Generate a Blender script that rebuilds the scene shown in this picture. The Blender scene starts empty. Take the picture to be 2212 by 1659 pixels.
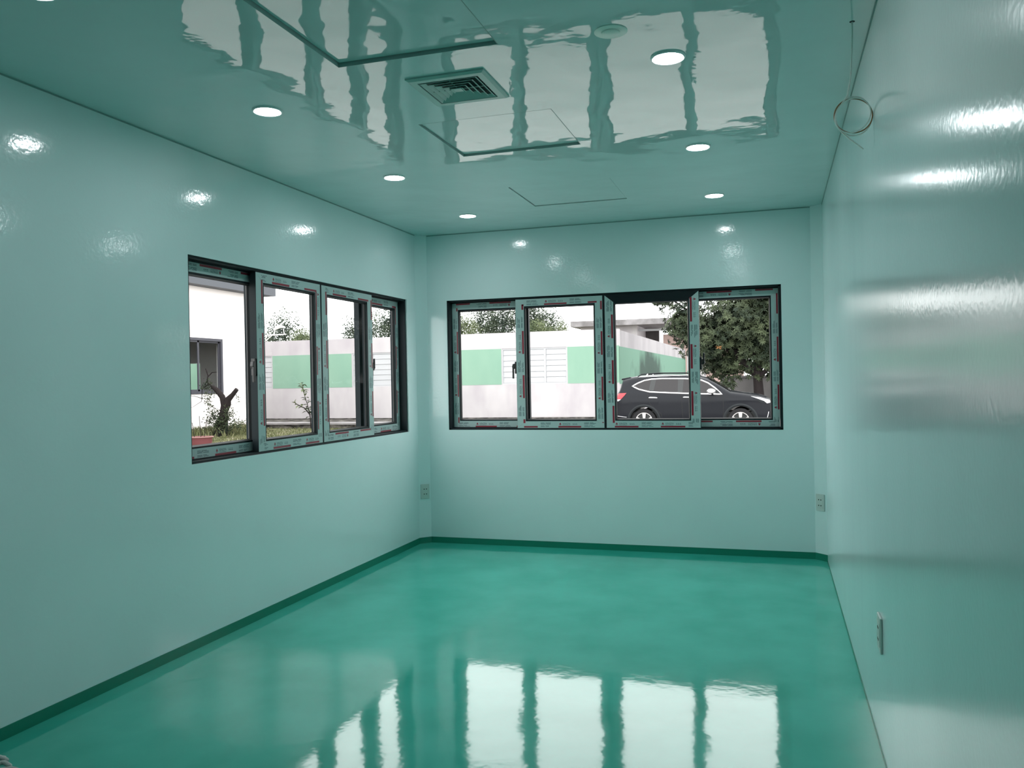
import bpy, bmesh, math, random
from mathutils import Vector, Matrix, noise as mnoise

PI = math.pi
C = bpy.context.scene.collection
scene = bpy.context.scene

# ------------------------------------------------------------------ camera, sky, exposure
F_PX, YAW, PITCH, ROLL = 1798.0, 0.3061, -0.0033, -0.0186
cam_data = bpy.data.cameras.new('camera')
cam_data.sensor_fit = 'HORIZONTAL'
cam_data.sensor_width = 36.0
cam_data.lens = F_PX / 2212.0 * 36.0
cam_data.clip_start = 0.02
cam_data.clip_end = 400
cam = bpy.data.objects.new('camera', cam_data)
C.objects.link(cam)
_f = Vector((-math.sin(YAW) * math.cos(PITCH), math.cos(YAW) * math.cos(PITCH), math.sin(PITCH)))
_r = Vector((math.cos(YAW), math.sin(YAW), 0))
_u = _r.cross(_f)
_r2 = math.cos(ROLL) * _r + math.sin(ROLL) * _u
_u2 = -math.sin(ROLL) * _r + math.cos(ROLL) * _u
_m = Matrix((( _r2.x, _u2.x, -_f.x, 0), (_r2.y, _u2.y, -_f.y, 0), (_r2.z, _u2.z, -_f.z, 1.40), (0, 0, 0, 1)))
cam.matrix_world = _m
scene.camera = cam

world = bpy.data.worlds.new('overcast_sky')
scene.world = world
world.use_nodes = True
_bg = world.node_tree.nodes['Background']
_bg.inputs[0].default_value = (1.0, 0.985, 0.985, 1)
SKY = 4.4
_bg.inputs[1].default_value = SKY
LAMP = 84.0            # radiance of the downlight diffusers
scene.view_settings.view_transform = 'Standard'
scene.view_settings.look = 'None'
scene.view_settings.exposure = 0.12
scene.view_settings.gamma = 1.0
scene.view_settings.use_curve_mapping = False
scene.cycles.max_bounces = 14
scene.cycles.diffuse_bounces = 7
scene.cycles.glossy_bounces = 6
scene.cycles.transparent_max_bounces = 24
scene.cycles.sample_clamp_indirect = 6.0
scene.cycles.caustics_reflective = False
scene.cycles.caustics_refractive = False

# ------------------------------------------------------------------ room numbers (metres)
XL, XR, YB, YF, H = -2.9013, 0.3474, 6.5788, -2.4, 2.6569
BASE_H = 0.084
FZ = 0.034             # finished floor level
CH = 0.08              # corner chamfer

# ------------------------------------------------------------------ materials
def mat(name, col, rough=0.5, metal=0.0, ior=1.5, spec=0.5, emit=None, coat=0.0):
    m = bpy.data.materials.new(name)
    m.use_nodes = True
    b = m.node_tree.nodes['Principled BSDF']
    b.inputs['Base Color'].default_value = (*col, 1)
    b.inputs['Roughness'].default_value = rough
    b.inputs['Metallic'].default_value = metal
    b.inputs['IOR'].default_value = ior
    b.inputs['Specular IOR Level'].default_value = spec
    b.inputs['Coat Weight'].default_value = coat
    b.inputs['Coat Roughness'].default_value = 0.05
    if emit:
        b.inputs['Emission Color'].default_value = (*emit[0], 1)
        b.inputs['Emission Strength'].default_value = emit[1]
    return m

def nodes(m):
    nt = m.node_tree
    return nt, nt.nodes, nt.links, nt.nodes['Principled BSDF']

def pos_mapped(nt, scale=(1, 1, 1)):
    g = nt.nodes.new('ShaderNodeNewGeometry')
    mp = nt.nodes.new('ShaderNodeMapping')
    mp.inputs['Scale'].default_value = scale
    nt.links.new(g.outputs['Position'], mp.inputs['Vector'])
    return mp.outputs[0]

def add_bump(m, layers):
    """layers: (scale xyz, noise scale, detail, distance)"""
    nt, N, L, b = nodes(m)
    prev = None
    for sc, ns, det, dist in layers:
        t = N.new('ShaderNodeTexNoise')
        t.inputs['Scale'].default_value = ns
        t.inputs['Detail'].default_value = det
        L.new(pos_mapped(nt, sc), t.inputs['Vector'])
        bp = N.new('ShaderNodeBump')
        bp.inputs['Strength'].default_value = 1.0
        bp.inputs['Distance'].default_value = dist
        L.new(t.outputs['Fac'], bp.inputs['Height'])
        if prev:
            L.new(prev.outputs[0], bp.inputs['Normal'])
        prev = bp
    L.new(prev.outputs[0], b.inputs['Normal'])

def mottle(m, c1, c2, ns, sc=(1, 1, 1), det=4, lo=0.35, hi=0.65, c3=None):
    nt, N, L, b = nodes(m)
    t = N.new('ShaderNodeTexNoise')
    t.inputs['Scale'].default_value = ns
    t.inputs['Detail'].default_value = det
    L.new(pos_mapped(nt, sc), t.inputs['Vector'])
    r = N.new('ShaderNodeValToRGB')
    r.color_ramp.elements[0].position = lo
    r.color_ramp.elements[0].color = (*c1, 1)
    r.color_ramp.elements[1].position = hi
    r.color_ramp.elements[1].color = (*c2, 1)
    if c3:
        e = r.color_ramp.elements.new((lo + hi) / 2)
        e.color = (*c3, 1)
    L.new(t.outputs['Fac'], r.inputs[0])
    L.new(r.outputs[0], b.inputs['Base Color'])
    return r

WALL_C = (0.61, 0.755, 0.76)
M = {}
M['wall'] = mat('glossy_wall_panel', WALL_C, 0.11)
mottle(M['wall'], (0.595, 0.74, 0.745), (0.625, 0.77, 0.775), 1.3)
add_bump(M['wall'], [((1, 1, 0.35), 3.0, 1, 0.0022), ((1, 1, 1), 55.0, 1, 0.0004)])
M['wall_right'] = mat('glossy_wall_panel_right', WALL_C, 0.17)
mottle(M['wall_right'], (0.595, 0.74, 0.745), (0.625, 0.77, 0.775), 1.3)
add_bump(M['wall_right'], [((1, 1, 0.3), 3.5, 1, 0.0014), ((1, 1, 1), 60.0, 1, 0.00028)])
M['ceiling'] = mat('glossy_ceiling_panel', (0.48, 0.635, 0.63), 0.035, spec=0.34)
add_bump(M['ceiling'], [((1, 1, 1), 2.2, 1, 0.0085), ((1, 1, 1), 6.5, 1, 0.0016), ((1, 1, 1), 22.0, 1, 0.00025)])
M['hatch'] = mat('glossy_hatch_panel', (0.48, 0.635, 0.63), 0.035, spec=0.34)
add_bump(M['hatch'], [((1, 1, 1), 3.4, 2, 0.0052)])
M['floor'] = mat('green_epoxy_floor', (0.03, 0.36, 0.285), 0.07, spec=0.36)
mottle(M['floor'], (0.034, 0.365, 0.285), (0.056, 0.43, 0.345), 2.2, (1, 1, 1), 5)
add_bump(M['floor'], [((1, 1, 1), 2.6, 2, 0.0026), ((1, 1, 1), 26.0, 1, 0.00022)])
M['skirt'] = mat('dark_green_epoxy_skirting', (0.010, 0.19, 0.125), 0.25, spec=0.3)
M['dark_teal'] = mat('dark_teal_joint', (0.20, 0.32, 0.30), 0.5)
M['gap'] = mat('dark_hatch_gap', (0.36, 0.46, 0.45), 0.6)
M['frame'] = mat('charcoal_aluminium', (0.008, 0.015, 0.018), 0.5, spec=0.15)
M['rubber'] = mat('black_gasket', (0.008, 0.010, 0.011), 0.55)
M['film'] = mat('pale_protective_film', (0.36, 0.48, 0.475), 0.42, spec=0.3)
add_bump(M['film'], [((1, 1, 1), 40.0, 2, 0.0006)])
M['red'] = mat('dark_red_print', (0.24, 0.012, 0.030), 0.4)
M['ink'] = mat('dark_ink_print', (0.018, 0.05, 0.06), 0.45)
M['black'] = mat('black_plastic', (0.006, 0.008, 0.009), 0.35)
M['ring'] = mat('white_lamp_ring', (0.75, 0.8, 0.8), 0.35)
M['lamp'] = mat('lit_lamp_diffuser', (0.9, 0.9, 0.9), 0.4, emit=((0.93, 0.98, 1.0), LAMP))
M['grille'] = mat('painted_grille', (0.38, 0.54, 0.51), 0.35, spec=0.3)
M['duct'] = mat('dark_duct', (0.03, 0.05, 0.048), 0.7)
M['plate'] = mat('ivory_plastic', (0.47, 0.56, 0.53), 0.4, spec=0.3)
M['hole'] = mat('socket_hole_black', (0.004, 0.004, 0.004), 0.7)
M['cable'] = mat('white_cable_sheath', (0.78, 0.80, 0.76), 0.4)
M['detector'] = mat('ivory_detector_shell', (0.80, 0.82, 0.77), 0.4)
M['copper'] = mat('copper_brown_wire', (0.30, 0.15, 0.07), 0.4)
M['glove'] = mat('grey_cotton', (0.52, 0.52, 0.51), 0.9)
add_bump(M['glove'], [((1, 1, 1), 260.0, 2, 0.002)])

def glass_mat(name, tint=(0.97, 0.985, 0.98)):
    m = bpy.data.materials.new(name)
    m.use_nodes = True
    nt = m.node_tree
    nt.nodes.remove(nt.nodes['Principled BSDF'])
    out = nt.nodes['Material Output']
    tr = nt.nodes.new('ShaderNodeBsdfTransparent')
    tr.inputs[0].default_value = (*tint, 1)
    gl = nt.nodes.new('ShaderNodeBsdfGlossy')
    gl.inputs['Roughness'].default_value = 0.01
    fr = nt.nodes.new('ShaderNodeFresnel')
    gm = nt.nodes.new('ShaderNodeNewGeometry')      # same reflectance on both faces of the thin pane
    ma = nt.nodes.new('ShaderNodeMath'); ma.operation = 'MULTIPLY_ADD'
    ma.inputs[1].default_value = 1 / 1.045 - 1.045; ma.inputs[2].default_value = 1.045
    nt.links.new(gm.outputs['Backfacing'], ma.inputs[0]); nt.links.new(ma.outputs[0], fr.inputs[0])
    mx = nt.nodes.new('ShaderNodeMixShader')
    nt.links.new(fr.outputs[0], mx.inputs[0])
    nt.links.new(tr.outputs[0], mx.inputs[1])
    nt.links.new(gl.outputs[0], mx.inputs[2])
    nt.links.new(mx.outputs[0], out.inputs[0])
    return m
M['glass'] = glass_mat('window_glass')

# outdoors
M['render_white'] = mat('stained_white_render', (0.60, 0.565, 0.575), 0.85)
mottle(M['render_white'], (0.50, 0.465, 0.49), (0.63, 0.60, 0.61), 0.9, (1, 1, 0.5), 7, 0.32, 0.58)
M['render_shaded'] = mat('shaded_dirty_render', (0.42, 0.40, 0.41), 0.9)  # white render with the side wall's shade and grime put into the colour
mottle(M['render_shaded'], (0.36, 0.34, 0.355), (0.47, 0.45, 0.46), 0.8, (1, 1, 0.5), 6)
M['render_green'] = mat('mint_green_paint', (0.24, 0.49, 0.36), 0.8)
mottle(M['render_green'], (0.265, 0.46, 0.355), (0.325, 0.52, 0.40), 1.1, (1, 1, 0.35), 6, 0.3, 0.7)
M['green_stained'] = mat('mint_green_paint_with_damp_stain', (0.2, 0.42, 0.3), 0.85)
M['bright_white'] = mat('clean_white_render', (0.86, 0.80, 0.79), 0.85)
M['eave'] = mat('grey_eave', (0.14, 0.15, 0.17), 0.6)
M['slat'] = mat('white_louvre_slat', (0.60, 0.61, 0.63), 0.55)
M['win_grey'] = mat('slate_grey_frame', (0.07, 0.07, 0.085), 0.4)
M['dark_glass'] = mat('dark_window_glass', (0.025, 0.027, 0.03), 0.02, spec=1.0)
M['concrete'] = mat('weathered_concrete', (0.33, 0.32, 0.32), 0.9)
mottle(M['concrete'], (0.20, 0.19, 0.19), (0.42, 0.40, 0.41), 1.4, (1, 1, 1), 7, 0.3, 0.65)
M['apron'] = mat('mossy_dark_kerb', (0.16, 0.15, 0.14), 0.95)
mottle(M['apron'], (0.05, 0.047, 0.043), (0.40, 0.37, 0.34), 3.2, (1, 1, 2.2), 8, 0.42, 0.72)
M['grey_wall'] = mat('grey_block_wall', (0.20, 0.19, 0.19), 0.9)
mottle(M['grey_wall'], (0.15, 0.145, 0.145), (0.24, 0.23, 0.225), 1.2, (1, 1, 0.4), 6)
M['pink_wall'] = mat('pinkish_render', (0.60, 0.44, 0.40), 0.9)
M['asphalt'] = mat('pale_concrete_paving', (0.345, 0.33, 0.325), 0.95)
M['lawn'] = mat('patchy_lawn_soil', (0.16, 0.19, 0.09), 1.0)
mottle(M['lawn'], (0.36, 0.31, 0.24), (0.20, 0.22, 0.11), 1.6, (1, 1, 1), 6, 0.35, 0.6)
M['grass'] = mat('grass_blade', (0.17, 0.26, 0.08), 0.8)
mottle(M['grass'], (0.13, 0.15, 0.06), (0.33, 0.33, 0.18), 2.0, (1, 1, 1), 3)
M['bark'] = mat('dark_bark', (0.055, 0.045, 0.045), 0.95)
add_bump(M['bark'], [((1, 1, 0.3), 30.0, 4, 0.02)])
M['leaf_dark'] = mat('dark_green_leaf', (0.055, 0.085, 0.05), 0.4)
mottle(M['leaf_dark'], (0.03, 0.05, 0.032), (0.15, 0.19, 0.10), 1.9, (1, 1, 1), 6, 0.36, 0.68)
M['leaf_far'] = mat('greyish_green_leaf', (0.09, 0.12, 0.09), 0.6)
mottle(M['leaf_far'], (0.055, 0.08, 0.065), (0.15, 0.19, 0.12), 1.2, (1, 1, 1), 5)
M['leaf_light'] = mat('fresh_green_leaf', (0.17, 0.22, 0.11), 0.6)
mottle(M['leaf_light'], (0.11, 0.15, 0.08), (0.26, 0.31, 0.16), 1.5, (1, 1, 1), 5)
M['leaf_dry'] = mat('withered_orange_leaf', (0.48, 0.24, 0.10), 0.7)
M['pot'] = mat('red_plastic_pot', (0.38, 0.13, 0.14), 0.5)
M['pot_rim'] = mat('pink_pot_rim', (0.62, 0.36, 0.34), 0.5)
M['soil'] = mat('brown_soil', (0.12, 0.07, 0.05), 1.0)
M['white_metal'] = mat('white_painted_metal', (0.75, 0.74, 0.74), 0.4)
M['car_paint'] = mat('dark_navy_paint', (0.006, 0.007, 0.010), 0.30, spec=0.18)
M['car_glass'] = mat('tinted_car_glass', (0.035, 0.032, 0.034), 0.10, spec=0.25)
M['car_trim'] = mat('dark_grey_cladding', (0.035, 0.040, 0.044), 0.6)
M['chrome'] = mat('bright_chrome', (0.82, 0.82, 0.83), 0.22, metal=1.0)
M['alloy'] = mat('silver_alloy', (0.72, 0.70, 0.69), 0.35, metal=0.6)
M['tyre'] = mat('tyre_rubber', (0.03, 0.03, 0.032), 0.85)
M['tail_red'] = mat('red_lamp_lens', (0.52, 0.03, 0.045), 0.15)
M['lens_white'] = mat('clear_lamp_lens', (0.72, 0.73, 0.75), 0.15)

K_OUT = {'render_white': 0.70, 'render_green': 0.64, 'render_shaded': 0.62, 'slat': 0.66, 'concrete': 0.62, 'apron': 0.5, 'grey_wall': 0.5, 'pink_wall': 0.6, 'eave': 0.6, 'win_grey': 0.8, 'lawn': 0.55, 'grass': 0.5,
         'bark': 0.35, 'leaf_dark': 0.42, 'leaf_far': 0.6, 'leaf_light': 0.55, 'leaf_dry': 0.6, 'pot': 0.4, 'pot_rim': 0.5, 'soil': 0.5, 'asphalt': 1.0, 'car_trim': 0.5, 'tyre': 0.6, 'tail_red': 0.6, 'car_glass': 0.6, 'lens_white': 0.8, 'alloy': 0.8}
def tone(keys):
    for k, f in keys.items():
        for n in M[k].node_tree.nodes:
            if n.type == 'BSDF_PRINCIPLED':
                if n.inputs['Roughness'].default_value > 0.38: n.inputs['Specular IOR Level'].default_value = 0.12
                c = n.inputs['Base Color'].default_value; n.inputs['Base Color'].default_value = (c[0] * f, c[1] * f, c[2] * f, 1)
            elif n.type == 'VALTORGB':
                for e in n.color_ramp.elements: e.color = (e.color[0] * f, e.color[1] * f, e.color[2] * f, 1)

def build_stain():
    """mint paint with one dark damp patch on the side wall"""
    nt, N, L, b = nodes(M['green_stained'])
    g = N.new('ShaderNodeNewGeometry')
    t = N.new('ShaderNodeTexNoise'); t.inputs['Scale'].default_value = 0.9; t.inputs['Detail'].default_value = 6
    L.new(g.outputs['Position'], t.inputs['Vector'])
    vm = N.new('ShaderNodeVectorMath'); vm.operation = 'SUBTRACT'
    L.new(g.outputs['Position'], vm.inputs[0]); vm.inputs[1].default_value = (-5.38, 38.0, 1.2)
    sc = N.new('ShaderNodeVectorMath'); sc.operation = 'MULTIPLY'
    L.new(vm.outputs[0], sc.inputs[0]); sc.inputs[1].default_value = (0.0, 0.20, 0.62)
    ln = N.new('ShaderNodeVectorMath'); ln.operation = 'LENGTH'
    L.new(sc.outputs[0], ln.inputs[0])
    ad = N.new('ShaderNodeMath'); ad.operation = 'MULTIPLY_ADD'
    L.new(t.outputs['Fac'], ad.inputs[0]); ad.inputs[1].default_value = 1.1; L.new(ln.outputs['Value'], ad.inputs[2])
    r = N.new('ShaderNodeValToRGB')
    r.color_ramp.elements[0].position = 0.75; r.color_ramp.elements[0].color = (0.05, 0.09, 0.072, 1)
    r.color_ramp.elements[1].position = 1.0; r.color_ramp.elements[1].color = (0.17, 0.32, 0.24, 1)
    e = r.color_ramp.elements.new(0.0); e.color = (0.038, 0.07, 0.056, 1)
    r.color_ramp.interpolation = 'LINEAR'
    dv = N.new('ShaderNodeMath'); dv.operation = 'MULTIPLY'; dv.inputs[1].default_value = 0.62
    L.new(ad.outputs[0], dv.inputs[0]); L.new(dv.outputs[0], r.inputs[0]); L.new(r.outputs[0], b.inputs['Base Color'])
build_stain()
K_OUT['green_stained'] = 0.62
tone(K_OUT)

# ------------------------------------------------------------------ mesh helpers
class MB:
    def __init__(s):
        s.v = []; s.f = []; s.mi = []; s.mats = []
    def slot(s, m):
        if m not in s.mats: s.mats.append(m)
        return s.mats.index(m)
    def add(s, vs, fs, m, T=None):
        o = len(s.v)
        for p in vs:
            p = Vector(p)
            if T is not None: p = T @ p
            s.v.append(p[:])
        k = s.slot(m)
        for f in fs:
            s.f.append([o + i for i in f]); s.mi.append(k)
    def box(s, a, b, m, T=None):
        x0, y0, z0 = [min(a[i], b[i]) for i in range(3)]
        x1, y1, z1 = [max(a[i], b[i]) for i in range(3)]
        s.add([(x0, y0, z0), (x1, y0, z0), (x1, y1, z0), (x0, y1, z0), (x0, y0, z1), (x1, y0, z1), (x1, y1, z1), (x0, y1, z1)],
              [(0, 3, 2, 1), (4, 5, 6, 7), (0, 1, 5, 4), (1, 2, 6, 5), (2, 3, 7, 6), (3, 0, 4, 7)], m, T)
    def prism(s, poly, d0, d1, m, axis=2, T=None):
        """poly in the two other axes, extruded along axis"""
        def pt(a, b, c):
            return {2: (a, b, c), 1: (a, c, b), 0: (c, a, b)}[axis]
        n = len(poly)
        vs = [pt(a, b, d0) for a, b in poly] + [pt(a, b, d1) for a, b in poly]
        fs = [tuple(range(n)), tuple(range(2 * n - 1, n - 1, -1))] + [(i, (i + 1) % n, n + (i + 1) % n, n + i) for i in range(n)]
        s.add(vs, fs, m, T)
    def tube(s, pts, rads, m, seg=8, cap=True):
        if not isinstance(rads, (list, tuple)): rads = [rads] * len(pts)
        pts = [Vector(p) for p in pts]
        o = len(s.v); k = s.slot(m)
        t0 = (pts[1] - pts[0]).normalized()
        ref = Vector((0, 0, 1)) if abs(t0.z) < 0.9 else Vector((1, 0, 0))
        n = t0.cross(ref).normalized()
        for i, p in enumerate(pts):
            t = (pts[min(i + 1, len(pts) - 1)] - pts[max(i - 1, 0)]).normalized()
            n = (n - t * n.dot(t)).normalized()
            b = t.cross(n)
            for j in range(seg):
                a = 2 * PI * j / seg
                s.v.append((p + (n * math.cos(a) + b * math.sin(a)) * rads[i])[:])
        for i in range(len(pts) - 1):
            for j in range(seg):
                s.f.append([o + i * seg + j, o + i * seg + (j + 1) % seg, o + (i + 1) * seg + (j + 1) % seg, o + (i + 1) * seg + j]); s.mi.append(k)
        if cap:
            s.f.append([o + j for j in range(seg)][::-1]); s.mi.append(k)
            s.f.append([o + (len(pts) - 1) * seg + j for j in range(seg)]); s.mi.append(k)
    def lathe(s, prof, m, seg=32, T=None, closed=False):
        """prof: (radius, height) about local z"""
        vs, fs = [], []
        n = len(prof)
        for j in range(seg):
            a = 2 * PI * j / seg
            for r, h in prof: vs.append((r * math.cos(a), r * math.sin(a), h))
        for j in range(seg):
            j2 = (j + 1) % seg
            for i in range(n - 1 if not closed else n):
                i2 = (i + 1) % n
                fs.append((j * n + i, j2 * n + i, j2 * n + i2, j * n + i2))
        s.add(vs, fs, m, T)
    def build(s, name, parent=None, smooth=False, bevel=0.0, loc=None):
        me = bpy.data.meshes.new(name)
        me.from_pydata(s.v, [], s.f)
        for m in s.mats: me.materials.append(m)
        me.polygons.foreach_set('material_index', s.mi)
        bm = bmesh.new(); bm.from_mesh(me)
        bmesh.ops.remove_doubles(bm, verts=bm.verts, dist=1e-6)
        bmesh.ops.recalc_face_normals(bm, faces=bm.faces)
        bm.to_mesh(me); bm.free()
        if smooth: me.shade_smooth()
        o = bpy.data.objects.new(name, me)
        C.objects.link(o)
        if loc is not None: o.location = loc
        if parent: o.parent = parent
        if bevel:
            b = o.modifiers.new('bevel', 'BEVEL'); b.width = bevel; b.segments = 2; b.limit_method = 'ANGLE'
        return o

def tag(o, label=None, cat=None, group=None, kind=None):
    if label: o['label'] = label
    if cat: o['category'] = cat
    if group: o['group'] = group
    if kind: o['kind'] = kind
    return o
def thing(name, label, cat, loc=(0, 0, 0), rz=0, group=None, kind=None):
    o = bpy.data.objects.new(name, None)
    o.empty_display_size = 0.1
    C.objects.link(o)
    o.location = loc; o.rotation_euler = (0, 0, rz)
    return tag(o, label, cat, group, kind)
def copy_tree(o, parent=None):
    c = o.copy(); C.objects.link(c)
    if parent: c.parent = parent
    for ch in list(o.children): copy_tree(ch, c)
    return c
def auto_smooth(o, ang=35):
    for p in o.data.polygons: p.use_smooth = True
    try:
        o.data.set_sharp_from_angle(angle=math.radians(ang))
    except Exception: pass

def plate_with_holes(mb, u0, u1, v0, v1, holes, t0, t1, m, axis, edge_m=None):
    """solid plate spanning u,v with rectangular holes; thickness along axis"""
    us = sorted({u0, u1, *[h[0] for h in holes], *[h[1] for h in holes]})
    vs = sorted({v0, v1, *[h[2] for h in holes], *[h[3] for h in holes]})
    def hole(i, j):
        cu, cv = (us[i] + us[i + 1]) / 2, (vs[j] + vs[j + 1]) / 2
        return any(h[0] < cu < h[1] and h[2] < cv < h[3] for h in holes)
    def pt(a, b, c): return {2: (a, b, c), 1: (a, c, b), 0: (c, a, b)}[axis]
    nu, nv = len(us) - 1, len(vs) - 1
    for i in range(nu):
        for j in range(nv):
            if hole(i, j): continue
            a, b, c, d = us[i], us[i + 1], vs[j], vs[j + 1]
            for t in (t0, t1):
                mb.add([pt(a, c, t), pt(b, c, t), pt(b, d, t), pt(a, d, t)], [(0, 1, 2, 3)], m)
            for (di, dj, e) in ((-1, 0, ((a, c), (a, d))), (1, 0, ((b, c), (b, d))), (0, -1, ((a, c), (b, c))), (0, 1, ((a, d), (b, d)))):
                ii, jj = i + di, j + dj
                out = ii < 0 or jj < 0 or ii >= nu or jj >= nv
                if out or hole(ii, jj):
                    mb.add([pt(*e[0], t0), pt(*e[1], t0), pt(*e[1], t1), pt(*e[0], t1)], [(0, 1, 2, 3)], m if (out or not edge_m) else edge_m)

# ------------------------------------------------------------------ room shell
W1Y0, W1Y1, WZ0, WZ1 = 3.6254, 6.3253, 0.997, 2.0930     # left window opening
W2X0, W2X1 = -2.6497, 0.0541                             # back window opening
TH = 0.14
HATCHES = [(-1.63, -0.962, 2.302, 2.953), (-1.634, -0.966, 3.735, 4.356), (-1.629, -0.962, 5.152, 5.786)]

mb = MB(); mb.box((XL - TH, YF - TH, -0.12), (XR + TH, YB + TH, FZ), M['floor'])
tag(mb.build('floor'), 'glossy green epoxy floor', kind='structure')
mb = MB(); plate_with_holes(mb, XL - TH, XR + TH, YF - TH, YB + TH, HATCHES, H, H + 0.05, M['ceiling'], 2, M['gap'])
tag(mb.build('ceiling'), 'glossy pale teal ceiling', kind='structure')
mb = MB(); mb.box((XL - TH, YF - TH, H + 0.07), (XR + TH, YB + TH, H + 0.2), M['dark_teal'])
tag(mb.build('trim_9'), 'roof slab above the ceiling panels', kind='structure')
mb = MB(); plate_with_holes(mb, YF - TH, YB + TH, 0, H, [(W1Y0, W1Y1, WZ0, WZ1)], XL, XL - TH, M['wall'], 0)
tag(mb.build('wall_left'), 'glossy pale teal wall with a window', kind='structure')
mb = MB(); plate_with_holes(mb, XL, XR, 0, H, [(W2X0, W2X1, WZ0, WZ1)], YB, YB + TH, M['wall'], 1)
tag(mb.build('wall_back'), 'glossy pale teal wall with a wide window', kind='structure')
mb = MB(); mb.box((XR, YF - TH, 0), (XR + TH, YB + TH, H), M['wall_right'])
tag(mb.build('wall_right'), 'glossy pale teal blank wall', kind='structure')
mb = MB(); mb.box((XL, YF - TH, 0), (XR, YF, H), M['wall'])
tag(mb.build('wall_front'), 'pale teal wall behind the viewer', kind='structure')

# chamfered corner strips
mb = MB(); mb.prism([(XL - 0.02, YB - CH), (XL, YB - CH), (XL + CH * 0.94, YB), (XL + CH * 0.94, YB + 0.02), (XL - 0.02, YB + 0.02)], 0, H, M['wall'], 2)
tag(mb.build('trim_1'), 'slanted strip closing the back left corner', kind='structure')
mb = MB(); mb.prism([(XR + 0.02, YB - CH), (XR, YB - CH), (XR - CH, YB), (XR - CH, YB + 0.02), (XR + 0.02, YB + 0.02)], 0, H, M['wall'], 2)
tag(mb.build('trim_2'), 'slanted strip closing the back right corner', kind='structure')
# dark strip laid along the wall joint under the ceiling
SJ = 0.007
mb = MB(); mb.box((XL, YF, H - SJ), (XL + 0.003, YB - CH, H), M['dark_teal'])
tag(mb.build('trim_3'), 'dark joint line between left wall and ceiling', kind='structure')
mb = MB(); mb.box((XL + CH, YB - 0.003, H - SJ), (XR - CH, YB, H), M['dark_teal'])
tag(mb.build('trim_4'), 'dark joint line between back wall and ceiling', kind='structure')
mb = MB(); mb.box((XR - 0.003, YF, H - SJ), (XR, YB - CH, H), M['dark_teal'])
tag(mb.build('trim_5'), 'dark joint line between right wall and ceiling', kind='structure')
mb = MB()
def chamf_band(mb, z0, z1, t, m):
    k = CH * 0.94
    mb.prism([(XL, YB - CH), (XL + k, YB), (XL + k + t, YB), (XL + k + t * 0.4, YB - t), (XL + t, YB - CH - t * 0.4), (XL, YB - CH - t)], z0, z1, m, 2)
# baseboards, painted dark green, with a small pale bead at the floor
T0 = 0.004
mb = MB(); mb.box((XL, YF, FZ), (XL + T0, YB - CH, BASE_H), M['skirt'])
tag(mb.build('baseboard_left'), 'dark green painted skirting', kind='structure')
mb = MB(); mb.box((XL + CH, YB - T0, FZ), (XR - CH, YB, BASE_H), M['skirt'])
tag(mb.build('baseboard_back'), 'dark green painted skirting', kind='structure')
mb = MB(); chamf_band(mb, FZ, BASE_H, T0, M['skirt'])
mb.prism([(XR, YB - CH), (XR - CH, YB), (XR - CH - T0, YB), (XR - CH - T0 * 0.4, YB - T0), (XR - T0, YB - CH - T0 * 0.4), (XR, YB - CH - T0)], FZ, BASE_H, M['skirt'], 2)
tag(mb.build('baseboard_corner'), 'dark green skirting across the two slanted corners', kind='structure')
mb = MB(); mb.box((XR - 0.004, YF, FZ), (XR, YB - CH - 0.006, FZ + 0.008), M['skirt'])
tag(mb.build('trim_6'), 'thin dark joint between right wall and floor', kind='structure')

# ------------------------------------------------------------------ lettering template
def text_template(body):
    cu = bpy.data.curves.new('lettering', 'FONT')
    cu.body = body; cu.size = 1.0; cu.resolution_u = 2
    o = bpy.data.objects.new('lettering', cu)
    C.objects.link(o)
    bpy.context.view_layer.update()
    me = o.evaluated_get(bpy.context.evaluated_depsgraph_get()).to_mesh()
    vs = [v.co.copy() for v in me.vertices]
    fs = [tuple(p.vertices) for p in me.polygons]
    o.evaluated_get(bpy.context.evaluated_depsgraph_get()).to_mesh_clear()
    bpy.data.objects.remove(o); bpy.data.curves.remove(cu)
    w = max(v.x for v in vs); x0 = min(v.x for v in vs); h = max(v.y for v in vs)
    return [((v.x - x0) / (w - x0), v.y / h) for v in vs], fs
TXT = text_template('XINGFA')

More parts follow.
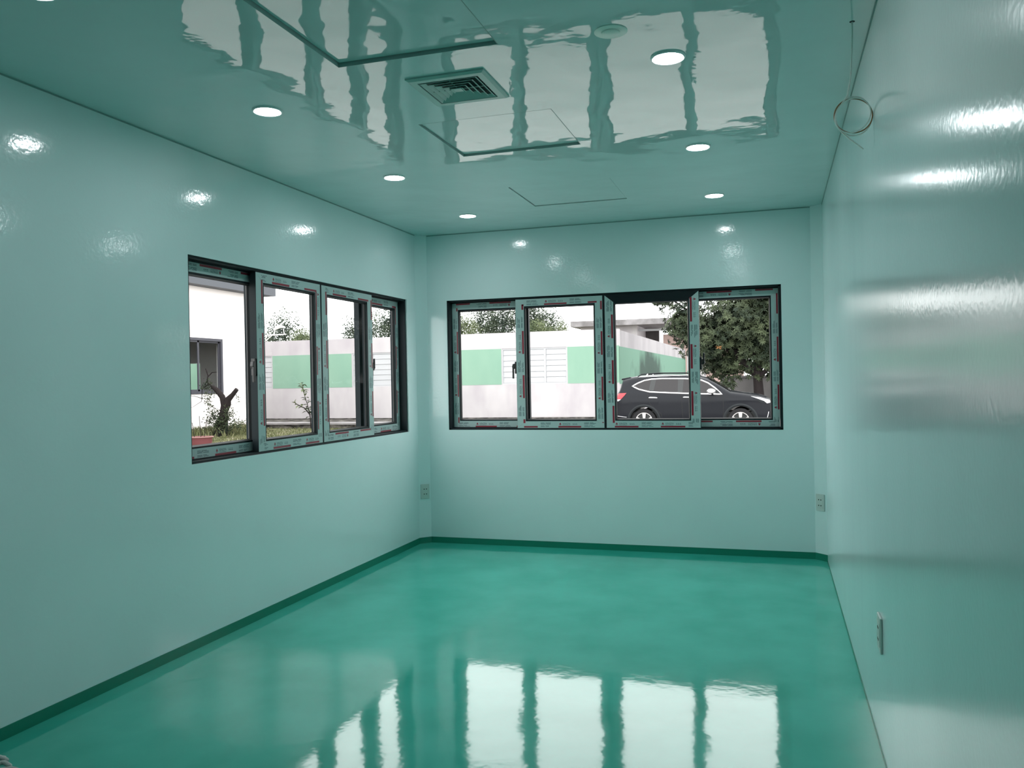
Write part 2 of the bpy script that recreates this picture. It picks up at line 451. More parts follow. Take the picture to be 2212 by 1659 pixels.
def print_strip(mb, P, L, Wd, phase, flip, rnd):
    """print on a film strip; P(s, t, lift) maps strip coords to the window's local frame"""
    def q(s, t, lift=0.0008): return P(L - s, Wd - t, lift) if flip else P(s, t, lift)
    def rect(s0, s1, t0, t1, m):
        s0, s1 = max(0.004, s0), min(L - 0.004, s1)
        if s1 - s0 < 0.003: return
        mb.add([q(s0, t0), q(s1, t0), q(s1, t1), q(s0, t1)], [(0, 1, 2, 3)], m)
    k = Wd / 0.058
    s = -phase
    while s < L:
        rect(s + 0.02, s + 0.21, 0.003 * k, 0.0165 * k, M['red'])
        if s + 0.03 > 0 and s + 0.19 < L:
            # emblem: three lobes over a bar
            ex, ey, r = s + 0.036, 0.034 * k, 0.0085
            for a in (90, 210, 330):
                cx, cy = ex + 0.55 * r * math.cos(math.radians(a)), ey + 0.55 * r * math.sin(math.radians(a))
                mb.add([q(cx + 0.55 * r * math.cos(2 * PI * j / 7), cy + 0.55 * r * math.sin(2 * PI * j / 7)) for j in range(7)], [tuple(range(7))], M['red'])
            rect(ex - r, ex + r, ey - 1.35 * r, ey - 1.05 * r, M['ink'])
            mb.add([q(s + 0.054 + x * 0.066, 0.0265 * k + y * 0.0155) for x, y in TXT[0]], TXT[1], M['ink'])
            rect(s + 0.054, s + 0.118, 0.0205 * k, 0.0225 * k, M['ink'])
            for j in range(3):
                rect(s + 0.140 + j * 0.014, s + 0.150 + j * 0.014, 0.027 * k, 0.031 * k, M['ink'])
                rect(s + 0.140 + j * 0.014, s + 0.148 + j * 0.014, 0.036 * k, 0.0385 * k, M['ink'])
        for j, t in enumerate((0.010, 0.0165, 0.030, 0.0365, 0.043)):
            a = s + 0.235
            e = s + 0.335 - rnd.random() * 0.03
            g = a + (e - a) * (0.4 + 0.2 * rnd.random())
            rect(a, g - 0.003, t * k, (t + 0.0028) * k, M['ink'])
            rect(g + 0.003, e, t * k, (t + 0.0028) * k, M['ink'])
        s += 0.365

# ------------------------------------------------------------------ windows
def make_window(name, label, loc, rz, WU, seed, bare_top):
    rnd = random.Random(seed)
    WV = WZ1 - WZ0
    win = thing(name, label, None, loc, rz, kind='structure')
    fr = MB()
    # outer frame: face border then deep channel
    for a, b in (((0, 0.012, 0), (WU, 0.118, 0.012)), ((0, 0.012, WV - 0.013), (WU, 0.118, WV)), ((0, 0.012, 0), (0.020, 0.118, WV)), ((WU - 0.020, 0.012, 0), (WU, 0.118, WV))):
        fr.box(a, b, M['frame'])
    for v0, v1 in ((0.012, 0.020), (WV - 0.022, WV - 0.013)):    # middle track rib between the sash planes
        fr.box((0.02, 0.058, v0), (WU - 0.02, 0.066, v1), M['frame'])
    fr.build('frame', win)
    mid = WU / 2
    v0, v1 = 0.014, WV - 0.015
    specs = [  # u0, u1, front w, stiles (left, right), film insets (left0,left1,right0,right1)
        (0.021, 0.700, 0.074, True, True),
        (0.608, mid - 0.0015, 0.012, True, True),
        (mid + 0.0015, WU - 0.608, 0.012, True, True),
        (WU - 0.700, WU - 0.021, 0.074, True, True)]
    for k, (u0, u1, w0, _, _) in enumerate(specs):
        inner = k in (1, 2)
        w1 = w0 + 0.042
        sl = sr = 0.082 if inner else 0.062
        rb, rt = 0.068, 0.072
        s = MB()
        # mitred ring: front face, back face, sides, bevelled bead towards the glass
        outer = [(u0, v0), (u1, v0), (u1, v1), (u0, v1)]
        inn = [(u0 + sl, v0 + rb), (u1 - sr, v0 + rb), (u1 - sr, v1 - rt), (u0 + sl, v1 - rt)]
        vs = [(a, w0, b) for a, b in outer] + [(a, w0, b) for a, b in inn] + [(a, w1, b) for a, b in outer] + [(a, w1, b) for a, b in inn]
        fs = []
        for i in range(4):
            j = (i + 1) % 4
            fs += [(i, j, 4 + j, 4 + i), (8 + i, 8 + j, 12 + j, 12 + i), (i, j, 8 + j, 8 + i), (4 + i, 4 + j, 12 + j, 12 + i)]
        s.add(vs, fs, M['frame'])
        g = 0.008
        gi = [(inn[0][0] + g, inn[0][1] + g), (inn[1][0] - g, inn[1][1] + g), (inn[2][0] - g, inn[2][1] - g), (inn[3][0] + g, inn[3][1] - g)]
        vs = [(a, w0 + 0.006, b) for a, b in inn] + [(a, w0 + 0.018, b) for a, b in gi] + [(a, w0 + 0.030, b) for a, b in inn]
        fs = []
        for i in range(4):
            j = (i + 1) % 4
            fs += [(i, j, 4 + j, 4 + i), (4 + i, 4 + j, 8 + j, 8 + i)]
        s.add(vs, fs, M['rubber'])
        sash = s.build('sash', win)
        p = MB(); p.box((inn[0][0] - 0.004, w0 + 0.017, inn[0][1] - 0.004), (inn[2][0] + 0.004, w0 + 0.022, inn[2][1] + 0.004), M['glass'])
        p.build('pane', sash)
        # protective film strips with mitred ends
        e = 0.0006
        fo = [(u0 + 0.001, v0 + 0.001), (u1 - 0.001, v0 + 0.001), (u1 - 0.001, v1 - 0.004), (u0 + 0.001, v1 - 0.004)]
        li = [sl - 0.009, rb - 0.011, sr - 0.009, rt - 0.011]
        if k == 1: fo[1] = (u1 - 0.012, fo[1][1]); fo[2] = (u1 - 0.012, fo[2][1])
        if k == 2: fo[0] = (u0 + 0.004, fo[0][1]); fo[3] = (u0 + 0.004, fo[3][1])
        fi = [(u0 + li[0], v0 + li[1]), (u1 - li[2], v0 + li[1]), (u1 - li[2], v1 - li[3]), (u0 + li[0], v1 - li[3])]
        pr = MB()
        for i, nm in enumerate(('bottom', 'right', 'top', 'left')):
            if nm == 'top' and bare_top == k: continue
            if (k == 0 and nm == 'right') or (k == 3 and nm == 'left'): continue      # bare interlock stile behind the sliding sash
            j = (i + 1) % 4
            a, b, c, d = fo[i], fo[j], fi[j], fi[i]
            jig = [0.0015 * rnd.uniform(-1, 1) for _ in range(4)]
            fm = MB()
            q = [(a[0], w0 - e, a[1] + jig[0]), (b[0], w0 - e, b[1]), (c[0], w0 - e, c[1] + jig[1]), (d[0], w0 - e, d[1] + jig[2])]
            q2 = [(x, w0, z) for x, _, z in q]
            fm.add(q + q2, [(0, 1, 2, 3), (4, 7, 6, 5), (0, 4, 5, 1), (1, 5, 6, 2), (2, 6, 7, 3), (3, 7, 4, 0)], M['film'])
            fo_ = fm.build('protective_film', sash)
            ew = li[(1, 2, 3, 0)[i]]
            if i in (0, 2):
                zb = fo[0][1] if i == 0 else fi[2][1]
                Wd = abs(fo[i][1] - fi[i][1])
                x0, L = fi[3][0] - 0.02, fi[1][0] - fi[3][0] + 0.04
                P = (lambda x0, zb, w0: (lambda s_, t_, l: (x0 + s_, w0 - e - l * 0.4, zb + t_)))(x0, zb, w0)
            else:
                xb = fi[1][0] if i == 1 else fo[0][0]
                Wd = abs(fo[j][0] - fi[j][0])
                z0, L = fi[0][1] - 0.02, fi[2][1] - fi[0][1] + 0.04
                P = (lambda z0, xb, w0, Wd: (lambda s_, t_, l: (xb + Wd - t_, w0 - e - l * 0.4, z0 + s_)))(z0, xb, w0, Wd)
            print_strip(pr, P, L, Wd, rnd.uniform(0.0, 0.3), rnd.random() < 0.45, rnd)
        pr.build('film_print', sash)
        # lock handle on the outer stile edge of each sliding sash
        if inner:
            hb = MB()
            sx = -1 if k == 1 else 1
            ue = u0 if k == 1 else u1
            vm_ = 0.52
            hb.box((ue, w0 + 0.004, vm_ - 0.055), (ue + sx * 0.016, w0 + 0.030, vm_ + 0.045), M['black'])
            hb.prism([(ue + sx * 0.014, vm_ + 0.030), (ue + sx * 0.034, vm_ + 0.026), (ue + sx * 0.040, vm_), (ue + sx * 0.030, vm_ - 0.016), (ue + sx * 0.014, vm_ - 0.014)], w0 + 0.002, w0 + 0.022, M['black'], 1)
            if k == 1: hb.box((ue + sx * 0.022, w0 - 0.002, vm_ - 0.095), (ue + sx * 0.036, w0 + 0.010, vm_), M['black'])
            else: hb.box((ue + sx * 0.024, w0 - 0.002, vm_), (ue + sx * 0.038, w0 + 0.010, vm_ + 0.075), M['black'])
            hb.build('handle', sash, bevel=0.002)
    return win

make_window('window_1', 'four-light sliding window in the left wall with printed film on its sashes', (XL, W1Y0, WZ0), PI / 2, W1Y1 - W1Y0, 11, None)
make_window('window_2', 'four-light sliding window in the back wall with printed film on its sashes', (W2X0, YB, WZ0), 0, W2X1 - W2X0, 5, 2)

# ------------------------------------------------------------------ ceiling fittings
def make_downlight():
    t = thing('downlight', None, 'ceiling light', (0, 0, H), 0, 'round LED downlights in the ceiling')
    r = MB(); r.lathe([(0.0585, -0.001), (0.0585, -0.006), (0.062, -0.008), (0.067, -0.006), (0.0685, 0.0), (0.062, 0.0)], M['ring'], 40)
    auto_smooth(r.build('trim_ring', t))
    d = MB(); d.lathe([(0.0, -0.0055), (0.03, -0.0053), (0.052, -0.0045), (0.0585, -0.003), (0.0585, 0.0), (0.0, 0.0)], M['lamp'], 40)
    auto_smooth(d.build('diffuser', t))
    return t
LX = (-2.190, -0.378)
LY = (5.90, 4.63, 3.30, 2.05)
ordn = ('nearest the back wall', 'second from the back wall', 'third from the back wall', 'fourth from the back wall')
proto = None
for ci, x in enumerate(LX):
    for ri, y in enumerate(LY):
        d = make_downlight() if proto is None else copy_tree(proto)
        proto = proto or d
        d.location = (x, y, H)
        d['label'] = 'lit round downlight in the %s ceiling row, %s' % (('left-hand', 'right-hand')[ci], ordn[ri])

# access hatches, set slightly up into the ceiling
hl = ('large square access hatch in the ceiling nearest the viewer, before the air vent',
      'square ceiling access hatch just beyond the air vent, wavy reflections on it',
      'square ceiling access hatch farthest away, close to the back wall')
for i, ((x0, x1, y0, y1), rec, rx, ry) in enumerate(zip(HATCHES, (0.014, 0.011, 0.004), (0.0035, 0.004, 0.002), (0.004, -0.002, 0.001))):
    t = thing('access_hatch', hl[i], 'access hatch', ((x0 + x1) / 2, (y0 + y1) / 2, H), 0, 'square access hatches in the ceiling')
    g = 0.004
    hx, hy = (x1 - x0) / 2 - g, (y1 - y0) / 2 - g
    o = MB(); o.box((-hx, -hy, 0), (hx, hy, 0.02), M['hatch'])
    ob = o.build('panel', t, bevel=0.0015, loc=(0, 0, rec)); ob.rotation_euler = (rx, ry, 0)
    if i < 2:
        o = MB(); w = 0.0035
        o.box((hx + 0.0003, -hy, 0.0), (hx + w, hy, rec), M['dark_teal']); o.box((-hx, -hy - w, 0.0), (hx + w, -hy - 0.0003, rec), M['dark_teal'])
        o.build('edge_seal', t)

# air diffuser
t = thing('air_vent', 'square louvred air vent on the ceiling between two access hatches', 'air vent', (-1.266, 3.328, H))
a = 0.172
o = MB()
i_ = 0.133
def sqring(mb, r0, z0, r1, z1, m):
    q = lambda r, z: [(-r, -r, z), (r, -r, z), (r, r, z), (-r, r, z)]
    vs = q(r0, z0) + q(r1, z1)
    mb.add(vs, [(i, (i + 1) % 4, 4 + (i + 1) % 4, 4 + i) for i in range(4)], m)
sqring(o, a, 0.0, a, -0.006, M['grille']); sqring(o, a, -0.006, a - 0.012, -0.013, M['grille']); sqring(o, a - 0.012, -0.013, i_, -0.013, M['grille']); sqring(o, i_, -0.013, i_, -0.001, M['grille'])
o.build('flange', t)
o = MB(); o.box((-i_, -i_, -0.0012), (i_, i_, -0.0002), M['duct']); o.build('duct_opening', t)
for k in range(5):
    r1 = 0.126 - k * 0.0245
    o = MB()
    sqring(o, r1, -0.0135, r1 - 0.0155, -0.0025, M['grille']); sqring(o, r1 - 0.0155, -0.0025, r1 - 0.0165, -0.0032, M['grille']); sqring(o, r1 - 0.0165, -0.0032, r1 - 0.002, -0.0142, M['grille']); sqring(o, r1 - 0.002, -0.0142, r1, -0.0135, M['grille'])
    o.build('louvre', t)
o = MB(); o.box((-0.018, -0.018, -0.012), (0.018, 0.018, -0.008), M['grille']); o.build('centre_plate', t)
o = MB(); o.box((-0.002, -i_, -0.008), (0.002, i_, -0.003), M['grille']); o.box((-i_, -0.002, -0.008), (i_, 0.002, -0.003), M['grille']); o.build('cross_bar', t)

# smoke detector
t = thing('smoke_detector', 'pale round detector flat on the ceiling left of the brightest right-hand lamp', 'smoke detector', (-0.545, 2.985, H))
o = MB(); o.lathe([(0.0, 0.0), (0.06, 0.0), (0.06, -0.002), (0.056, -0.004), (0.0, -0.004)], M['detector'], 36); auto_smooth(o.build('base', t))
o = MB(); o.lathe([(0.034, -0.004), (0.033, -0.008), (0.028, -0.010), (0.0, -0.0105)], M['detector'], 32); auto_smooth(o.build('sensor_head', t))

# ------------------------------------------------------------------ sockets
def make_socket(name, label, loc, rz, w=0.078, h=0.124):
    t = thing(name, label, 'socket', loc, rz, 'wall sockets')
    o = MB()
    o.box((-w / 2, 0, -h / 2), (w / 2, -0.009, h / 2), M['plate'])
    o.build('cover_plate', t, bevel=0.003)
    o = MB(); o.box((-w / 2 + 0.012, -0.009, -h / 2 + 0.022), (w / 2 - 0.012, -0.0105, h / 2 - 0.022), M['plate']); o.build('insert', t, bevel=0.001)
    for sx in (-1, 1):
        for z in (-0.021, 0.021):
            o = MB()
            T = Matrix.Translation((sx * 0.010, -0.0102, z)) @ Matrix.Rotation(PI / 2, 4, 'X')
            o.lathe([(0.0, 0.0), (0.0046, 0.0), (0.0046, 0.0012), (0.0, 0.0012)], M['hole'], 12, T)
            o.build('pin_hole', t)
    return t
make_socket('wall_socket', 'white socket plate on the slanted strip in the back left corner', (XL + CH * 0.47, YB - CH / 2, 0.474), PI / 4)
make_socket('wall_socket', 'white socket plate on the slanted strip in the back right corner', (XR - CH / 2, YB - CH / 2, 0.462), -PI / 4)
make_socket('wall_socket', 'socket plate standing proud of the right wall, low and nearest the viewer', (XR, 3.235, 0.473), -PI / 2, 0.095, 0.128)

# ------------------------------------------------------------------ coiled cable
def coil():
    t = thing('hanging_cable', 'thin white cable hanging from a ceiling hole and coiled beside the right wall', 'cable', (0.283, 3.20, H))
    cx, cz, R_ = -0.004, 2.322 - H, 0.061
    pts = [(0, 0, 0.0), (0.0, 0.0, -0.04), (-0.002, 0, -0.10), (-0.008, 0, -0.2), (-0.020, 0, -0.262)]
    o = MB(); o.tube(pts + [(-0.04, -0.004, -0.29)], 0.0028, M['cable'], 8); auto_smooth(o.build('cable_drop', t), 60)
    rnd = random.Random(3)
    for k in range(3):
        o = MB()
        pp = []
        for j in range(49):
            a = math.radians(130) + 2 * PI * j / 48
            rr = R_ + 0.003 * math.sin(a * 2 + k * 2.1) + (k - 1) * 0.0022
            pp.append((cx + 0.002 * k + rr * math.cos(a), -0.006 + 0.005 * k + 0.004 * math.sin(a + k), cz + rr * math.sin(a) * 1.05))
        o.tube(pp, 0.0024, M['cable'] if k != 1 else M['copper'], 8, cap=False)
        c = o.build('cable_loop', t); auto_smooth(c, 60)
        if k == 1: c['label'] = 'copper brown strand of the coil'
    o = MB(); o.tube([(cx - 0.052, 0.004, cz - 0.03), (cx - 0.036, 0, cz - 0.055), (cx - 0.01, 0, cz - 0.082), (cx + 0.02, 0, cz - 0.108), (cx + 0.034, 0, cz - 0.121)], 0.0024, M['cable'], 8); auto_smooth(o.build('cable_end', t), 60)
    o = MB(); o.lathe([(0.0, -0.0006), (0.0095, -0.0006), (0.0095, 0.0), (0.0, 0.0)], M['hole'], 20); o.build('cable_hole', t)
coil()

# ------------------------------------------------------------------ cotton work glove at the lower left edge
def glove():
    root = bpy.data.meshes.new('work_glove')
    vs = [(-0.02, -0.19, 0.016), (0.0, -0.13, 0.018), (0.012, -0.07, 0.020), (-0.02, -0.06, 0.02), (0.045, -0.065, 0.02)]
    rad = [0.034, 0.036, 0.030, 0.024, 0.024]
    ed = [(0, 1), (1, 2), (2, 3), (2, 4)]
    def chain(start, pts, r0, r1):
        prev = start
        for i, p in enumerate(pts):
            vs.append(p); rad.append(r0 + (r1 - r0) * i / max(1, len(pts) - 1)); ed.append((prev, len(vs) - 1)); prev = len(vs) - 1
    chain(3, [(-0.035, -0.02, 0.024), (-0.02, 0.02, 0.034), (0.022, 0.046, 0.026)], 0.0098, 0.0085)
    chain(2, [(-0.002, -0.015, 0.028), (0.012, 0.02, 0.042), (0.052, 0.028, 0.026)], 0.0098, 0.0085)
    chain(2, [(0.030, -0.02, 0.026), (0.055, 0.004, 0.034), (0.088, 0.008, 0.018)], 0.0098, 0.0085)
    chain(4, [(0.075, -0.04, 0.024), (0.11, -0.012, 0.024), (0.150, -0.006, 0.016)], 0.0098, 0.0085)
    chain(1, [(0.050, -0.115, 0.020), (0.085, -0.085, 0.020), (0.11, -0.07, 0.015)], 0.015, 0.011)
    root.from_pydata(vs, ed, [])
    o = bpy.data.objects.new('work_glove', root)
    C.objects.link(o)
    o.modifiers.new('skin', 'SKIN')
    for i, sv in enumerate(root.skin_vertices[0].data):
        sv.radius = (rad[i], min(rad[i], 0.018)); sv.use_root = (i == 1)
    ss = o.modifiers.new('sub', 'SUBSURF'); ss.levels = 2; ss.render_levels = 2
    bpy.context.view_layer.update()
    dg = bpy.context.evaluated_depsgraph_get()
    me = bpy.data.meshes.new_from_object(o.evaluated_get(dg))
    bpy.data.objects.remove(o)
    me.materials.clear(); me.materials.append(M['glove']); me.shade_smooth(); me.name = 'work_glove'
    zmin = min(v.co.z for v in me.vertices)
    for v in me.vertices: v.co.z = max(v.co.z - zmin - 0.004, 0.0)
    g = bpy.data.objects.new('work_glove', me); C.objects.link(g)
    g.location = (-2.724, 2.288, FZ + 0.0008)
    tag(g, 'grey cotton work glove lying on the floor, only fingertips showing at lower left', 'glove')
glove()

# ================================================================== OUTDOORS
GZ = -0.17
# ground
mb = MB(); mb.box((-60, -30, GZ - 0.3), (-9.6, 75, GZ - 0.002), M['lawn'])
tag(mb.build('lawn'), 'patchy lawn ground outside the left window', kind='structure')
mb = MB(); mb.box((-9.6, YB + TH + 0.02, GZ - 0.3), (40, 75, GZ), M['asphalt'])
mb.box((-9.6, -30, GZ - 0.3), (XL - TH - 0.02, YB + TH + 0.02, GZ), M['asphalt'])
mb.box((XR + TH + 0.02, -30, GZ - 0.3), (40, YB + TH + 0.02, GZ), M['asphalt'])
tag(mb.build('yard_paving'), 'pale concrete yard around the room and under the parked car', kind='structure')

# ---- low white building with mint green bands and louvred windows, opposite
FY = 30.0
FX0, FX1 = -34.0, -5.38
FT = 3.24
B0, B1 = 1.29, 2.62
LW = [(-22.55, -19.93), (-16.20, -13.60), (-9.86, -7.34)]
lb = thing('low_building', 'long low white building with mint green bands and louvred windows, across the yard', 'building', (0, 0, 0))
o = MB()
plate_with_holes(o, FX0, FX1, GZ, FT, [(a, b, B0 + 0.0, B1 + 0.02) for a, b in LW], FY, FY + 0.22, M['render_white'], 1)
o.build('front_wall', lb)
o = MB(); o.box((FX1 - 0.22, FY + 0.22, GZ), (FX1, 53.5, 3.20), M['render_shaded']); o.build('side_wall', lb)
o = MB(); o.box((FX0, FY + 0.22, GZ), (FX1 - 0.22, FY + 7, 2.95), M['concrete']); o.build('roof_slab', lb)
o = MB(); o.box((FX0, FY - 0.03, GZ), (FX1 - 0.9, FY, 0.035), M['apron']); o.build('base_course', lb)
gx = [(FX0, LW[0][0]), (LW[0][1], LW[1][0]), (LW[1][1], LW[2][0]), (LW[2][1], FX1 + 0.006)]
for i, (a, b) in enumerate(gx):
    o = MB(); e = 0.03 if i < 3 else 0.0
    o.box((a + 0.03, FY - 0.006, B0 - 0.01), (b - e, FY + 0.001, B1 + 0.015), M['render_green']); o.build('painted_band', lb)
o = MB(); o.box((FX1 - 0.001, FY - 0.006, B0 - 0.06), (FX1 + 0.006, 53.5, B1 - 0.02), M['green_stained']); so = o.build('side_band', lb)
so['label'] = 'mint green band with a dark damp stain'
for a, b in LW:
    o = MB()
    o.box((a, FY + 0.02, B0), (b, FY + 0.08, B0 + 0.045), M['slat']); o.box((a, FY + 0.02, B1 - 0.035), (b, FY + 0.08, B1 + 0.02), M['slat'])
    cw = (b - a) / 3
    for k in range(4):
        xc = a + k * cw
        x0_, x1_ = max(a, xc - 0.04), min(b, xc + 0.04)
        o.box((x0_, FY + 0.015, B0 + 0.045), (x1_, FY + 0.08, B1 - 0.035), M['slat'])
    o.box((a + 0.01, FY + 0.12, B0), (b - 0.01, FY + 0.14, B1), M['concrete'])
    w = o.build('louvre_window', lb)
    hs = (B1 - B0 - 0.08) / 6
    for k in range(3):
        xa, xb = a + k * cw + 0.045, a + (k + 1) * cw - 0.045
        for r in range(6):
            z = B0 + 0.045 + r * hs
            o = MB(); o.prism([(FY + 0.030, z + 0.005), (FY + 0.042, z + 0.005), (FY + 0.056, z + hs - 0.002), (FY + 0.044, z + hs - 0.002)], xa, xb, M['slat'], 0)
            o.build('slat', w)
# raised apron in front
mb = MB()
mb.box((FX0, 26.4, GZ - 0.1), (-9.0, FY - 0.031, 0.0), M['apron'])
mb.box((FX0, 26.34, -0.03), (-9.0, 27.2, 0.03), M['concrete'])
tag(mb.build('apron_kerb'), 'weathered mossy concrete apron along the low white building', 'kerb')
# yard end wall seen past the car
ew = thing('yard_end_wall', 'far white and mint wall closing the yard behind the car', 'wall', (0, 0, 0))
o = MB(); o.box((-5.3, 53.6, GZ), (-4.15, 53.9, 3.0), M['render_white']); o.build('masonry', ew)
o = MB(); o.box((-5.3, 53.59, GZ), (-4.62, 53.601, 1.85), M['render_green']); o.build('painted_band', ew)

# ---- flat roofed concrete building behind
fb = thing('flat_roofed_building', 'grey flat-roofed concrete building rising behind the low white building', 'building', (0, 0, 0))
o = MB(); o.box((-13.4, 56.0, 5.06), (2.5, 64, 5.44), M['concrete']); o.build('roof_slab', fb)
o = MB(); o.box((-12.9, 57.0, GZ), (-8.95, 63.5, 5.06), M['render_white']); o.build('wall', fb)
o = MB(); o.box((-8.95, 57.6, 4.70), (2.0, 57.95, 4.84), M['slat']); o.build('beam', fb)
o = MB(); o.box((-8.95, 61.0, GZ), (-8.0, 61.3, 5.06), M['grey_wall']); o.build('back_wall', fb)
o = MB(); o.box((-7.35, 58.2, GZ), (-2.0, 58.5, 4.45), M['pink_wall']); o.build('infill_wall', fb)

# ---- grey boundary wall, right
gw = thing('boundary_wall', 'weathered grey masonry boundary wall behind the car and the leafy tree', 'wall', (0, 0, 0))
o = MB(); o.box((-1.95, 32.5, GZ), (36, 32.75, 1.38), M['grey_wall']); o.build('masonry', gw)  # extended unseen past the window view to darken the window's reflection
o = MB(); o.box((-1.99, 32.46, 1.38), (36, 32.79, 1.45), M['grey_wall']); o.build('coping', gw)
for k in range(19):
    o = MB(); o.box((-1.97 + k * 1.9, 32.44, GZ), (-1.72 + k * 1.9, 32.5, 1.38), M['grey_wall']); o.build('pier', gw)

# ---- bright white house on the left
WX = -18.0
wh = thing('white_house', 'bright white house with grey eaves and a dark sliding window, left', 'building', (0, 0, 0))
HY1 = 26.2
WIN = (20.6, 24.15, 1.17, 3.02)
o = MB(); plate_with_holes(o, 8.0, HY1, GZ, 4.7, [WIN], WX, WX - 0.22, M['bright_white'], 0)
o.build('wall', wh)
o = MB(); plate_with_holes(o, WX - 8, WX - 0.22, GZ, 4.7, [(-21.75, -20.35, 1.28, 2.28)], HY1, HY1 - 0.22, M['bright_white'], 1); o.build('end_wall', wh)
o = MB(); o.box((WX - 8.2, 8.0, GZ), (WX - 8, HY1, 4.7), M['grey_wall']); o.box((WX - 8, 8.0, GZ), (WX - 0.22, 8.2, 4.7), M['grey_wall']); o.build('rear_wall', wh)
o = MB(); o.box((WX - 8, 8.2, GZ - 0.05), (WX - 0.22, HY1 - 0.22, 0.02), M['grey_wall']); o.build('house_floor', wh)
o = MB(); o.box((WX - 8.4, 7.5, 4.70), (WX + 0.45, HY1 + 0.55, 4.98), M['eave']); o.build('eave', wh)
o = MB()
y0, y1, z0, z1 = WIN
o.box((WX - 0.12, y0, z0), (WX + 0.03, y1, z0 + 0.09), M['win_grey']); o.box((WX - 0.12, y0, z1 - 0.09), (WX + 0.03, y1, z1), M['win_grey'])
o.box((WX - 0.12, y0, z0 + 0.09), (WX + 0.03, y0 + 0.08, z1 - 0.09), M['win_grey']); o.box((WX - 0.12, y1 - 0.10, z0 + 0.09), (WX + 0.03, y1, z1 - 0.09), M['win_grey'])
wf = o.build('window', wh)
wf['label'] = 'dark grey sliding window'
for ya, yb, xo in ((y0 + 0.08, y0 + 0.9, -0.04), (y0 + 0.9, y0 + 1.75, -0.07), (y0 + 1.75, 22.95, -0.04), (22.95, y1 - 0.1, -0.07)):
    o = MB()
    o.box((WX + xo, ya, z0 + 0.09), (WX + xo + 0.03, ya + 0.06, z1 - 0.09), M['win_grey']); o.box((WX + xo, yb - 0.06, z0 + 0.09), (WX + xo + 0.03, yb, z1 - 0.09), M['win_grey'])
    o.box((WX + xo, ya, z0 + 0.09), (WX + xo + 0.03, yb, z0 + 0.15), M['win_grey']); o.box((WX + xo, ya, z1 - 0.15), (WX + xo + 0.03, yb, z1 - 0.09), M['win_grey'])
    o.build('casement', wf)
    o = MB(); o.box((WX + xo + 0.008, ya + 0.05, z0 + 0.14), (WX + xo + 0.016, yb - 0.05, z1 - 0.14), M['glass']); o.build('pane', wf)
# small white bracket with a fixture at the house corner
an = thing('bracket_aerial', 'small white aerial standing on a bracket arm at the corner of the white house', 'aerial', (-17.36, HY1 - 0.1, 3.22))
o = MB(); o.tube([(-0.66, 0, 0), (0.62, 0.0, 0.02)], 0.022, M['white_metal'], 8); o.tube([(-0.60, 0, -0.42), (0.06, 0.0, 0.0)], 0.016, M['white_metal'], 8); o.build('bracket_arm', an)
for q_ in (((0.10, 0, 0.02), (0.20, 0, 0.22)), ((0.56, 0, 0.02), (0.52, 0, 0.22))):
    o = MB(); o.tube(q_, 0.014, M['white_metal'], 6); o.build('strut', an)
o = MB(); o.tube([(0.12, 0, 0.20), (0.24, 0, 0.27), (0.40, 0, 0.31), (0.60, 0, 0.27)], [0.03, 0.065, 0.06, 0.025], M['white_metal'], 10); o.tube([(0.34, 0, 0.30), (0.50, 0, 0.44)], [0.03, 0.018], M['white_metal'], 8); auto_smooth(o.build('reflector', an))

# ------------------------------------------------------------------ plants
def leaf(mb, p, d, up, L, W, m, fold=0.25):
    d = d.normalized(); s = d.cross(up)
    if s.length < 1e-3: s = d.cross(Vector((1, 0, 0)))
    s.normalize(); n = s.cross(d)
    a = p; b = p + d * L * 0.45 + n * L * 0.06; c = p + d * L - n * L * 0.06
    l = b + s * W * 0.5 + n * W * fold; r = b - s * W * 0.5 + n * W * fold
    mb.add([a, l, c, r, b], [(0, 4, 1), (1, 4, 2), (0, 3, 4), (3, 2, 4)], m)

def rnd_dir(rnd):
    while True:
        v = Vector((rnd.uniform(-1, 1), rnd.uniform(-1, 1), rnd.uniform(-1, 1)))
        if 0.05 < v.length < 1: return v.normalized()

def crown(mb, rnd, blobs, n, L, W, m, shell=0.55, whorl=0, lumps=2.2):
    """leaves inside/around ellipsoid blobs (cx,cy,cz,rx,ry,rz)"""
    vol = [b[3] * b[4] * b[5] for b in blobs]; tot = sum(vol)
    for b, v in zip(blobs, vol):
        k = int(n * v / tot)
        for _ in range(k):
            d = rnd_dir(rnd)
            off = mnoise.noise(Vector((d.x * lumps + b[0], d.y * lumps + b[1], d.z * lumps)))
            r = (shell + (1 - shell) * rnd.random()) * (1 + 0.38 * off)
            p = Vector((b[0] + d.x * b[3] * r, b[1] + d.y * b[4] * r, b[2] + d.z * b[5] * r))
            if whorl:
                ax = (d + Vector((0, 0, 0.5)) + 0.5 * rnd_dir(rnd)).normalized()
                s = ax.cross(Vector((0.3, 0.5, 0.8))).normalized(); t = ax.cross(s)
                for j in range(whorl):
                    a = 2 * PI * (j + rnd.random() * 0.5) / whorl
                    dd = (s * math.cos(a) + t * math.sin(a)) * 0.9 + ax * rnd.uniform(0.0, 0.5) + Vector((0, 0, -0.2))
                    leaf(mb, p, dd, ax, L * rnd.uniform(0.7, 1.15), W * rnd.uniform(0.8, 1.1), m)
            else:
                leaf(mb, p, rnd_dir(rnd) + d * 0.6 + Vector((0, 0, -0.2)), rnd_dir(rnd), L * rnd.uniform(0.6, 1.2), W * rnd.uniform(0.7, 1.2), m)

